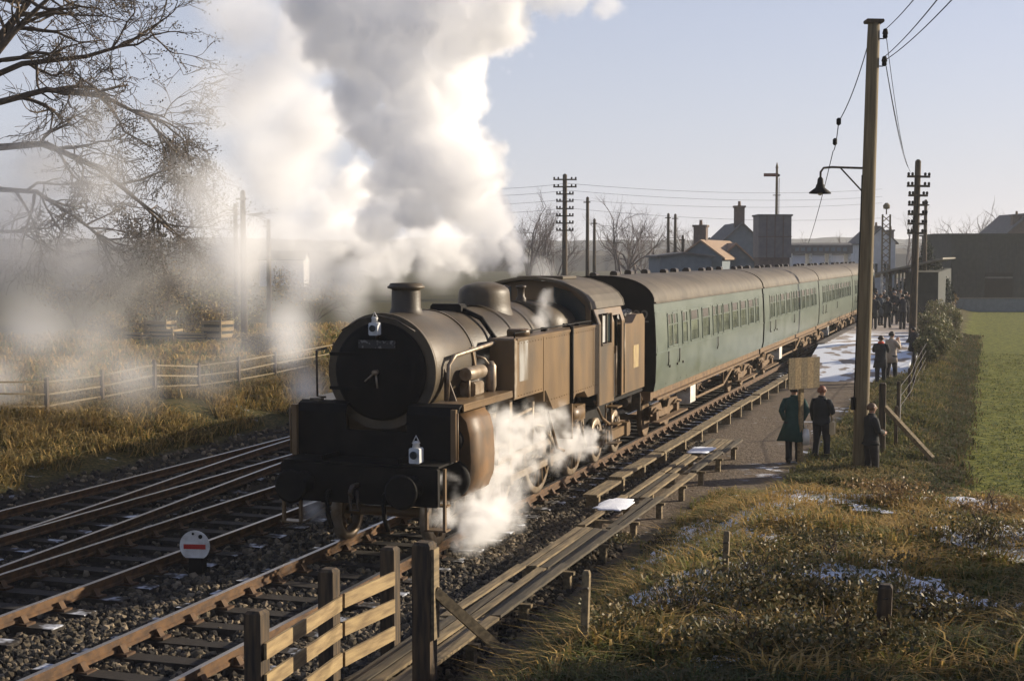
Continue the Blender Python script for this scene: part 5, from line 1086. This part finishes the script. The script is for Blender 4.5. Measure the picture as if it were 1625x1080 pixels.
# ---------------------------------------------------------------- people
SKIN = mat('skin', (.42, .25, .17), rough=.55)
HAIRC = {'brown': mat('brown_hair', (.05, .028, .015), rough=.6), 'grey': mat('grey_hair', (.22, .2, .19), rough=.6), 'dark': mat('dark_hair', (.012, .01, .009), rough=.6), 'fair': mat('fair_hair', (.13, .08, .045), rough=.6), 'red': mat('reddish_hair', (.20, .07, .035), rough=.6)}
cloth_cache = {}
def cloth(c):
    if c not in cloth_cache: cloth_cache[c] = mat('cloth_%d' % len(cloth_cache), c, tuple(min(1, q * 1.25 + .004) for q in c), rough=.9, scale=6, bump=.15, bscale=18)
    return cloth_cache[c]
def ell(cx, cy_, z, rx, ry, n=16): return [(cx + rx * math.cos(2 * math.pi * i / n), cy_ + ry * math.sin(2 * math.pi * i / n), z) for i in range(n)]
def person(loc, face, label, coat=(.02, .02, .022), trousers=(.02, .02, .02), hair='brown', h=1.75, coat_len=.82, flare=1.0, arms='relaxed', stride=.1, scarf=None, hat=None, group='people beside the train', lean=0):
    t = thing('person', label, 'person', loc, rz=face, group=group); s = h / 1.75; t.scale = (s, s, s)
    # body: one continuous skinned figure
    A = {'relaxed': [(.25, -.02, 1.16), (.26, .08, .92)], 'pockets': [(.28, -.08, 1.17), (.20, .06, .96)], 'camera': [(.25, .12, 1.20), (.06, .28, 1.44)], 'front': [(.26, .04, 1.15), (.09, .24, 1.10)]}
    aL, aR = (A[arms], A[arms]) if isinstance(arms, str) else (A[arms[0]], A[arms[1]])
    V = [(0, 0, .95), (0, -.01, 1.12), (0, -.02, 1.32), (0, 0, 1.48), (0, .015, 1.56), (0, .03, 1.66), (0, .02, 1.73)]; Rr = [.125, .12, .135, .055, .062, .088, .06]; E_ = [(0, 1), (1, 2), (2, 3), (3, 4), (4, 5), (5, 6)]
    for sg, arm in ((-1, aL), (1, aR)):
        b = len(V); st = stride * sg
        V += [(sg * .165, -.01, 1.40), (sg * arm[0][0], arm[0][1], arm[0][2]), (sg * arm[1][0], arm[1][1], arm[1][2])]; Rr += [.068, .045, .03]; E_ += [(2, b), (b, b + 1), (b + 1, b + 2)]
        b = len(V); V += [(sg * .095, 0, .88), (sg * .105, st * .5 + .02, .48), (sg * .11, st, .09), (sg * .12, st + .15, .04)]; Rr += [.088, .058, .042, .035]; E_ += [(0, b), (b, b + 1), (b + 1, b + 2), (b + 2, b + 3)]
    me = bpy.data.meshes.new('body'); me.from_pydata(V, E_, []); o = bpy.data.objects.new('body', me); C.objects.link(o); o.parent = t
    o.modifiers.new('skin', 'SKIN'); sk = me.skin_vertices[0].data
    for i, r_ in enumerate(Rr): sk[i].radius = (r_, r_ * (.85 if i in (0, 1, 2) else 1)); sk[i].use_root = (i == 0)
    sm = o.modifiers.new('smooth', 'SUBSURF'); sm.levels = 2; sm.render_levels = 2; me.materials.append(SKIN)
    # trousers and shoes
    mb = MB()
    for sg in (-1, 1):
        st = stride * sg; mb.rings([ell(sg * .10, .0, .93, .125, .135), ell(sg * .105, st * .25 + .01, .70, .10, .11), ell(sg * .108, st * .5 + .02, .47, .078, .088), ell(sg * .11, st * .85, .2, .07, .078), ell(sg * .11, st + .01, .07, .075, .085)])
    mb.rings([ell(0, 0, 1.02, .17, .13), ell(0, 0, .84, .19, .14)]); mb.build('trousers', cloth(trousers), t)
    for sg in (-1, 1):
        st = stride * sg; MB().rings([ell(sg * .115, st + .05, 0, .05, .14), ell(sg * .115, st + .05, .05, .055, .145), ell(sg * .112, st - .0, .10, .048, .075)]).build('shoe', cloth((.015, .012, .01)), t)
    # coat
    mb = MB(); fl = flare; hem = 1.42 - coat_len
    R_ = [ell(0, -.005, 1.50, .075, .07), ell(0, -.01, 1.455, .15, .10), ell(0, -.012, 1.39, .205, .135), ell(0, -.01, 1.24, .205, .15), ell(0, 0, 1.06, .19, .15)]
    if hem < .95: R_ += [ell(0, 0, .9, .21 * (1 + .15 * (fl - 1)), .165)]
    n_ = 16; R_.append([(x * (1 + .05 * math.sin(i * 2.4)), y * (1 + .08 * math.sin(i * 1.9)), z + .015 * math.sin(i * 1.3)) for i, (x, y, z) in enumerate(ell(-.04 * (fl - 1) * 3, 0, hem, .20 * fl + .03, .17 * fl + .02))])
    mb.rings(R_, 0, True, True)
    for sg, arm in ((-1, aL), (1, aR)):
        e, w = Vector((sg * arm[0][0], arm[0][1], arm[0][2])), Vector((sg * arm[1][0], arm[1][1], arm[1][2])); mb.tube([(sg * .10, -.01, 1.40), (sg * .185, -.012, 1.385), tuple(Vector((sg * .185, -.01, 1.385)).lerp(e, .5) + Vector((sg * .01, 0, 0))), tuple(e), tuple(e.lerp(w, .5)), tuple(e.lerp(w, .93))], [.075, .088, .075, .066, .058, .055], 12)
    c = mb.build('coat', cloth(coat), t)
    MB().rings([ell(0, -.005, 1.46, .085, .08), ell(0, 0, 1.53, .075, .07), ell(0, -.005, 1.50, .09, .085)]).build('collar', cloth(coat), c)
    # hands with fingers
    for sg, arm in ((-1, aL), (1, aR)):
        e, w = Vector((sg * arm[0][0], arm[0][1], arm[0][2])), Vector((sg * arm[1][0], arm[1][1], arm[1][2])); d = (w - e).normalized(); sd_ = d.cross(Vector((sg, .2, 0))).normalized(); nn = d.cross(sd_)
        mb = MB().tube([w - d * .02, w + d * .03, w + d * .085], [.026, .036, .034], 8)
        for k in range(4):
            o_ = sd_ * (k - 1.5) * .018; L_ = (.06, .07, .065, .05)[k]; mb.tube([w + d * .075 + o_, w + d * (.075 + L_ * .55) + o_ - nn * .008, w + d * (.075 + L_ * .85) + o_ - nn * .03], [.010, .009, .007], 5)
        mb.tube([w + d * .02 + sd_ * .025, w + d * .06 + sd_ * .055, w + d * .09 + sd_ * .06], [.013, .011, .008], 5); mb.build('hand', SKIN, t)
    # face and hair
    mb = MB().add([(-.016, .112, 1.625), (.016, .112, 1.625), (0, .14, 1.63), (0, .108, 1.675)], [(0, 1, 2), (1, 3, 2), (3, 0, 2)]); mb.build('nose', SKIN, t)
    mb = MB()
    for sg in (-1, 1): mb.lathe([(.012, .108), (.008, .117)], (sg * .033, 0, 1.668), 'y', 8)
    mb.build('eye', HAIRC['dark'], t); MB().box((-.025, .108, 1.592), (.025, .116, 1.600)).build('mouth', mat('lips', (.25, .09, .07)) if 'lips' not in MATS else MATS['lips'], t)
    mb = MB()
    for sg in (-1, 1): mb.rings([ell(sg * .092, .015, 1.62, .010, .018, 8), ell(sg * .098, .01, 1.65, .014, .024, 8), ell(sg * .096, .005, 1.68, .010, .02, 8)])
    mb.build('ear', SKIN, t)
    rs = []
    for k in range(7):
        a = k / 6 * math.pi / 2; rs.append(ell(0, .005 - .012 * math.cos(a), 1.645 + .115 * math.sin(a), max(.101 * math.cos(a), .004), max(.112 * math.cos(a), .004)))
    rs = [[(x, y - .03 * (y > .04) * (z < 1.72), z) for x, y, z in ell(0, -.03, 1.60, .09, .085)]] + rs
    rs[1] = [(x, min(y, .075), z) for x, y, z in rs[1]]; MB().rings(rs).build('hair', HAIRC[hair], t)
    if hat: MB().lathe([(.115, 1.70), (.122, 1.71), (.118, 1.77), (.09, 1.80), (.01, 1.81)], (0, .0, 0), 'z', 18).box((-.08, .09, 1.70), (.08, .17, 1.715)).build('cap', cloth(hat), t)
    if scarf: MB().rings([ell(0, .0, 1.46, .11, .10), ell(0, .0, 1.50, .115, .105), ell(0, .0, 1.54, .08, .08)]).box((-.03, .13, 1.25), (.05, .17, 1.48)).build('scarf', cloth(scarf), t)
    return t
def gz(x, y): return float(H(x, y))
def pp(px, py, z=-.24): 
    q = on(px, py, z); return (q.x, q.y, gz(q.x, q.y))
q = pp(1259, 732); person(q, R(10), 'man in a long flared dark green coat, back turned, left of the notice board post', (.012, .045, .04), (.015, .015, .016), 'dark', 1.76, .92, 1.45, 'pockets', .12)
q2 = pp(1303, 730); person(q2, R(-25), 'reddish haired man in a short dark jacket standing beside the man in the green coat', (.014, .016, .018), (.016, .016, .018), 'red', 1.72, .55, 1.0, ('relaxed', 'front'), .08)
t = thing('shoulder_bag', 'pale bag hanging at the side of the reddish haired man', 'bag', (q2[0] + .24, q2[1] - .02, q2[2] + .62)); MB().box((-.05, -.13, 0), (.06, .13, .3), bev=.03).build('bag_body', cloth((.45, .36, .22)), t); MB().tube([(0, -.11, .29), (-.06, -.04, .72), (-.1, .04, .74), (0, .11, .29)], .012).build('strap', cloth((.2, .15, .08)), t)
t = thing('white_bag', 'white carrier bag between the two men by the notice board', 'bag', ((q[0] + q2[0]) / 2 + .0, q[1] - .1, q[2] + .42)); MB().rings([ell(0, 0, 0, .07, .05), ell(0, 0, .2, .085, .06), ell(0, 0, .36, .06, .04)]).build('bag_body', M_white, t); MB().tube([(0, -.03, .35), (0, 0, .46), (0, .03, .35)], .008).build('handle', M_white, t)
q = pp(1382, 750); person((q[0], q[1], q[2] - .15), R(-60), 'man in a dark coat half hidden behind the foot of the mast', (.016, .018, .018), (.02, .018, .016), 'fair', 1.68, .6, 1.05, 'front', .06)
spec = [(1397, 611, 0, 'man in a dark coat and orange red scarf left in the pair beside the ramp', (.016, .017, .02), 'brown', .8, (.55, .06, .02), None, 'camera', 1.8),
        (1414, 606, -40, 'man in a pale raincoat right in the pair beside the ramp', (.38, .31, .24), 'dark', .75, None, None, 'camera', 1.85),
        (1448, 588, 60, 'dark figure leaning by the foot of the telegraph pole', (.02, .02, .022), 'dark', .7, None, None, 'front', 1.6)]
for px, py, f_, lb, co, ha, cl, sc_, hat, ar, hh in spec:
    person(pp(px, py), R(f_), lb, co, (.015, .015, .018), ha, hh, cl, 1.1, ar, .1, sc_, hat)
crowd = [(1390, 505, 15, (.03, .03, .035), 'dark', 1.7, 'figure in black between the grey and dark coats at the back of the crowd'), (1421, 500, 0, (.06, .05, .045), 'brown', 1.65, 'figure in a brown coat behind the grey haired figure'), (1432, 522, 20, (.02, .02, .025), 'dark', 1.78, 'figure in a dark coat nearest the telegraph pole'), (1402, 506, 10, (.02, .022, .03), 'grey', 1.72, 'grey haired figure at the back middle of the crowd'), (1385, 490, 0, (.05, .05, .055), 'dark', 1.75, 'farthest figure near the canopy, in dark grey'), (1386, 522, 10, (.018, .02, .022), 'fair', 1.75, 'leftmost figure of the platform crowd, in a dark coat'), (1397, 516, 40, (.05, .06, .07), 'brown', 1.7, 'figure in a slate coat second from left in the platform crowd'), (1408, 520, -20, (.015, .018, .022), 'fair', 1.6, 'short fair haired figure in the middle of the platform crowd'),
         (1419, 514, 0, (.02, .022, .026), 'grey', 1.8, 'grey haired figure in the middle of the platform crowd'), (1428, 510, 30, (.24, .2, .15), 'brown', 1.85, 'tall figure in a tan coat in the platform crowd'), (1437, 512, -30, (.015, .017, .02), 'dark', 1.75, 'rightmost dark coated figure of the platform crowd'),
         (1379, 500, 0, (.10, .11, .13), 'brown', 1.7, 'figure in a grey coat at the back left of the platform crowd'), (1412, 496, 20, (.12, .14, .18), 'fair', 1.75, 'figure in a blue grey coat at the back of the platform crowd')]
for px, py, f_, co, ha, hh, lb in crowd:
    q = on(px, py, .72); person((q.x, q.y, .72), R(f_ + 170 * (random.random() < .3)), lb, co, (.02, .02, .025), ha, hh, random.choice((.6, .8, .9)), 1.1, random.choice(('relaxed', 'camera', 'pockets', 'front')), .08, group='crowd on the platform')
# ---------------------------------------------------------------- steam
def steam_mat(name, dens, col=(1, 1, 1), aniso=.2, attr=True):
    m = bpy.data.materials.new(name); m.use_nodes = True; nt = m.node_tree; N = nt.nodes; L = nt.links
    for n in list(N):
        if n.type == 'BSDF_PRINCIPLED': N.remove(n)
    pv = N.new('ShaderNodeVolumeScatter'); pv.inputs['Color'].default_value = (*col, 1); pv.inputs['Anisotropy'].default_value = aniso
    if attr:
        a = N.new('ShaderNodeAttribute'); a.attribute_name = 'density'; x = N.new('ShaderNodeMath'); x.operation = 'MULTIPLY'; x.inputs[1].default_value = dens
        L.new(a.outputs['Fac'], x.inputs[0]); L.new(x.outputs[0], pv.inputs['Density'])
    else: pv.inputs['Density'].default_value = dens
    L.new(pv.outputs[0], N['Material Output'].inputs['Volume']); return m
def steam(name, puffs, vox, nscale, amp, soft, dens, label, col=(1, 1, 1), aniso=.2, fine=.5, group=None, namp2=.35, crisp=0):
    """puffs: (x, y, z, radius, weight); a cloud whose density is worked out once on a grid"""
    P0 = np.array([q[:3] for q in puffs], float); Rr = np.array([q[3] for q in puffs], float); W = np.array([q[4] if len(q) > 4 else 1 for q in puffs], float)
    pad = 1 + amp * .9; mn = (P0 - Rr[:, None] * pad).min(0); mx = (P0 + Rr[:, None] * pad).max(0)
    me = bpy.data.meshes.new(name + '_centres'); me.from_pydata([tuple(p) for p in P0], [], []);
    for an, arr in (('rad', Rr), ('wgt', W)):
        a = me.attributes.new(an, 'FLOAT', 'POINT'); a.data.foreach_set('value', arr.astype(np.float32))
    ng = bpy.data.node_groups.new(name, 'GeometryNodeTree'); ng.interface.new_socket('Geometry', in_out='INPUT', socket_type='NodeSocketGeometry'); ng.interface.new_socket('Geometry', in_out='OUTPUT', socket_type='NodeSocketGeometry')
    N = ng.nodes; L = ng.links; gi = N.new('NodeGroupInput'); go = N.new('NodeGroupOutput')
    pos = N.new('GeometryNodeInputPosition')
    def noise(sc, det, off=0, rough=.5):
        n = N.new('ShaderNodeTexNoise'); n.inputs['Scale'].default_value = sc; n.inputs['Detail'].default_value = det; n.inputs['Roughness'].default_value = rough
        ad = N.new('ShaderNodeVectorMath'); ad.operation = 'ADD'; ad.inputs[1].default_value = (off, off * 1.7, -off); L.new(pos.outputs[0], ad.inputs[0]); L.new(ad.outputs[0], n.inputs['Vector']); return n
    def M(op, a, b=None, c=None, clamp=False):
        m = N.new('ShaderNodeMath'); m.operation = op; m.use_clamp = clamp
        for k, q in enumerate((a, b, c)):
            if q is None: continue
            if isinstance(q, (int, float)): m.inputs[k].default_value = q
            else: L.new(q, m.inputs[k])
        return m.outputs[0]
    # warp the sample point so that the blobs lose their round outline
    wn_ = noise(nscale, 3); sub = N.new('ShaderNodeVectorMath'); sub.operation = 'SUBTRACT'; L.new(wn_.outputs['Color'], sub.inputs[0]); sub.inputs[1].default_value = (.5, .5, .5)
    scl = N.new('ShaderNodeVectorMath'); scl.operation = 'SCALE'; L.new(sub.outputs[0], scl.inputs[0]); scl.inputs['Scale'].default_value = amp * float(Rr.mean()) * 2.2
    wp = N.new('ShaderNodeVectorMath'); wp.operation = 'ADD'; L.new(pos.outputs[0], wp.inputs[0]); L.new(scl.outputs[0], wp.inputs[1])
    sn_ = N.new('GeometryNodeSampleNearest'); L.new(gi.outputs[0], sn_.inputs['Geometry']); L.new(wp.outputs[0], sn_.inputs['Sample Position'])
    def samp(kind, src):
        si = N.new('GeometryNodeSampleIndex'); si.data_type = kind; L.new(gi.outputs[0], si.inputs['Geometry']); L.new(sn_.outputs[0], si.inputs['Index']); L.new(src, si.inputs['Value']); return si.outputs['Value']
    def named(an):
        a = N.new('GeometryNodeInputNamedAttribute'); a.data_type = 'FLOAT'; a.inputs['Name'].default_value = an; return a.outputs[0]
    cpos = samp('FLOAT_VECTOR', pos.outputs[0]); rad = samp('FLOAT', named('rad')); wgt = samp('FLOAT', named('wgt'))
    ds = N.new('ShaderNodeVectorMath'); ds.operation = 'DISTANCE'; L.new(cpos, ds.inputs[0]); L.new(wp.outputs[0], ds.inputs[1])
    v_ = M('SUBTRACT', 1.0, M('DIVIDE', ds.outputs['Value'], rad))
    bil = noise(nscale * 2.4, 6, 3.1, .62); b1 = M('MULTIPLY', M('SUBTRACT', bil.outputs[0], .5), namp2 * 2)
    v_ = M('ADD', v_, b1)
    if crisp:
        c1 = noise(nscale * 3.4, 3, 17.0, .55); v_ = M('ADD', v_, M('MULTIPLY', M('ABSOLUTE', M('SUBTRACT', c1.outputs[0], .5)), crisp * 3)); v_ = M('SUBTRACT', v_, crisp * .35)
    v_ = M('MULTIPLY', v_, 1 / max(soft, .01), clamp=False); v_ = M('MINIMUM', M('MAXIMUM', v_, 0), 1); v_ = M('MULTIPLY', v_, v_)
    fn = noise(nscale * 1.3, 5, 9.3, .6); fm = N.new('ShaderNodeMapRange'); fm.inputs[1].default_value = .35; fm.inputs[2].default_value = .65; fm.inputs[3].default_value = 1 - fine; fm.inputs[4].default_value = 1; L.new(fn.outputs[0], fm.inputs[0])
    dn = M('MULTIPLY', M('MULTIPLY', v_, fm.outputs[0]), wgt)
    vc = N.new('GeometryNodeVolumeCube'); L.new(dn, vc.inputs['Density']); vc.inputs['Min'].default_value = tuple(mn); vc.inputs['Max'].default_value = tuple(mx)
    res = np.ceil((mx - mn) / vox).astype(int)
    for k, a in enumerate('XYZ'): vc.inputs['Resolution ' + a].default_value = int(max(res[k], 4))
    sm = N.new('GeometryNodeSetMaterial'); sm.inputs['Material'].default_value = steam_mat(name + '_vapour', dens, col, aniso); L.new(vc.outputs[0], sm.inputs[0]); L.new(sm.outputs[0], go.inputs[0])
    o = bpy.data.objects.new(name, me); C.objects.link(o); md = o.modifiers.new('vapour', 'NODES'); md.node_group = ng
    tag(o, label, 'steam', group, 'stuff'); print(name, res, res.prod()); return o
def pxs(lst, D, jit=.0):
    out = []
    for q in lst:
        px, py, r = q[:3]; d = q[3] if len(q) > 3 else D; w = q[4] if len(q) > 4 else 1; p = at(px, py, d); out.append((p.x + random.gauss(0, jit), p.y + random.gauss(0, jit), p.z, r * d / 2257, w))
    return out
random.seed(3)
D0 = 27.6
soft_ = [(480, 60, 90, 31, .8), (430, 150, 95, 31, .6), (400, 40, 80, 31, .6), (490, 200, 80, 30, .8), (470, 300, 80, 30, .7), (420, 260, 90, 31, .6), (350, 160, 90, 32, .35), (340, 320, 80, 32, .45), (400, 400, 70, 31, .7), (530, 380, 60, 29, .8), (460, 380, 70, 30, .6), (360, 20, 70, 32, .4), (560, 440, 45, 29, .9), (610, 440, 40, 29, .8), (700, 430, 38, 29, .7), (500, 440, 50, 29.5, .6), (870, 440, 30, 33, .5), (840, 420, 22, 31, .6)]
steam('soft_steam', pxs(soft_, 30, .1), .14, .5, .5, .5, 2.3, 'softer grey steam spreading out left of the white steam column', aniso=.1, fine=.7, namp2=.5)
main = [(812, 425, 13), (808, 405, 22), (800, 385, 30), (790, 360, 42), (775, 335, 50), (755, 340, 48), (765, 300, 60), (730, 300, 62), (735, 262, 62), (715, 240, 70), (690, 290, 62), (650, 330, 55), (610, 350, 46), (570, 370, 42, D0 + 1, .7), (535, 330, 40, D0 + 1.5, .5),
        (655, 265, 72), (610, 290, 62), (570, 300, 50, D0 + 1, .8), (700, 190, 70), (660, 190, 75), (610, 210, 70), (580, 160, 60), (720, 150, 48), (690, 120, 72), (730, 95, 60), (640, 110, 80), (585, 90, 75), (545, 60, 70), (770, 40, 62), (720, 40, 80), (650, 40, 85), (590, 10, 85), (520, 0, 70), (800, -10, 60), (860, -20, 52, D0 + .5, .5), (920, -15, 46, D0 + .5, .4), (965, 5, 32, D0 + .5, .4), (700, -50, 95), (600, -70, 95), (500, -60, 80), (790, -70, 70),
        (690, 380, 45, D0 + 1, .7), (740, 400, 42, D0 + .5, .8), (640, 400, 40, D0 + 1.5, .6), (780, 400, 34), (600, 410, 36, D0 + 2, .5)]
steam('steam_plume', pxs(main, D0, .12), .055, .85, .42, .22, 4.0, 'dense white steam column blowing off above the locomotive and filling the sky', aniso=.3, fine=.35, namp2=.75, crisp=.34)
# thin steam drifting away to the left
drift = []
for (px, py, r, D, w) in ((500, 520, 60, 30, 1.3), (480, 440, 75, 34, 1), (430, 350, 95, 36, .55), (480, 250, 100, 34, .55), (420, 200, 100, 36, .4), (400, 100, 95, 36, .3), (330, 430, 110, 38, .45), (230, 430, 120, 38, .6), (120, 420, 120, 38, 1.1), (20, 400, 130, 38, 1.1), (300, 300, 90, 38, .45), (180, 270, 110, 37, .75), (70, 260, 110, 37, .9), (260, 180, 80, 38, .5), (150, 190, 80, 38, .45), (20, 330, 110, 37, 1), (-60, 300, 120, 37, 1),
                     (60, 520, 110, 36, 1.1), (160, 520, 100, 37, .75), (270, 510, 90, 38, .2), (100, 600, 80, 35, .9), (220, 600, 80, 35, .75), (320, 600, 70, 35, .45), (0, 600, 90, 35, .8), (540, 440, 55, 29, 1.5), (500, 600, 46, 28, 1.8), (480, 540, 55, 29, 1.8), (500, 640, 34, 27.5, 1.4), (440, 500, 60, 31, 1.4), (380, 470, 70, 33, .6), (400, 560, 70, 33, .5), (560, 470, 50, 29, 1.2), (590, 420, 50, 29, 1), (520, 400, 70, 30, .8)): drift.append((px, py, r, D, w))
steam('drifting_steam', pxs(drift, 36, .2), .26, .22, .5, .9, 1.45, 'thin steam drifting over the bank and in front of the big tree', aniso=.45, fine=.5, namp2=.45, col=(1, 1, 1))
# steam round the cylinders and wheels on the near side
near = [(1.45, 22.8, .25, .36), (1.45, 23.3, .38, .42), (1.45, 23.8, .42, .42), (1.5, 24.3, .35, .34, .8), (1.35, 23.0, .6, .25), (1.15, 22.4, .55, .25, .7), (1.25, 22.2, 1.1, .13, .8), (1.15, 24.4, .8, .35), (1.15, 24.5, 1.3, .36), (1.2, 24.9, 1.65, .34), (1.15, 25.3, 1.3, .34), (1.25, 25.8, 1.5, .30), (1.25, 26.4, 1.6, .28, .8), (1.2, 27.0, 1.5, .30, .8), (1.2, 27.6, 1.55, .28), (1.15, 28.2, 1.4, .25, .7), (1.2, 28.9, .95, .26), (1.2, 29.4, .8, .32), (1.25, 30.0, .75, .28), (1.1, 25.0, .9, .3), (1.15, 25.6, 1.0, .3), (1.15, 26.2, 1.1, .3), (1.2, 26.9, 1.15, .28), (1.2, 24.6, 1.75, .3), (1.15, 28.6, .8, .25), (1.3, 31.3, .75, .2, .8)]
near = [(q[0], q[1], q[2], q[3] * 1.1, *q[4:]) for q in near] + [(1.3, 25.2, .6, .3, .6), (1.3, 26.3, .7, .3, .5), (1.3, 27.6, .8, .3, .5), (1.1, 24.9, 1.95, .26, .7), (1.25, 28.4, 1.1, .3, .6)]
steam('cylinder_steam', near, .04, 2.9, 1.15, .7, 12.0, 'white steam leaking round the cylinder, rods and wheels of the locomotive', aniso=.25, fine=.85, namp2=.55)
steam('whistle_steam', [(.9, 24.2, 2.42, .28), (.95, 24.0, 2.32, .2), (.9, 24.55, 2.6, .2, .6), (.75, 28.6, 3.25, .26, .8), (.7, 28.9, 3.5, .22, .6), (.85, 28.2, 3.15, .24, .9), (.6, 29.2, 3.7, .2, .5)], .04, 3.0, 1.0, .8, 6.0, 'small wisps of steam on top of the tanks beside the firebox and smokebox', fine=.4)
steam('far_side_steam', pxs([(498, 812, 22), (503, 790, 20), (492, 800, 16), (508, 818, 16)], 21.6), .05, 2.4, .5, .5, 4.0, 'small puff of steam low down on the far side of the buffer beam', fine=.6)
# ---------------------------------------------------------------- the winter haze
hz = MB().box((-1650, -90, -2.4), (1550, 2250, 24)).build('haze', steam_mat('haze_air', .0004, (.93, .96, 1), .25, attr=False)); hz['kind'] = 'stuff'
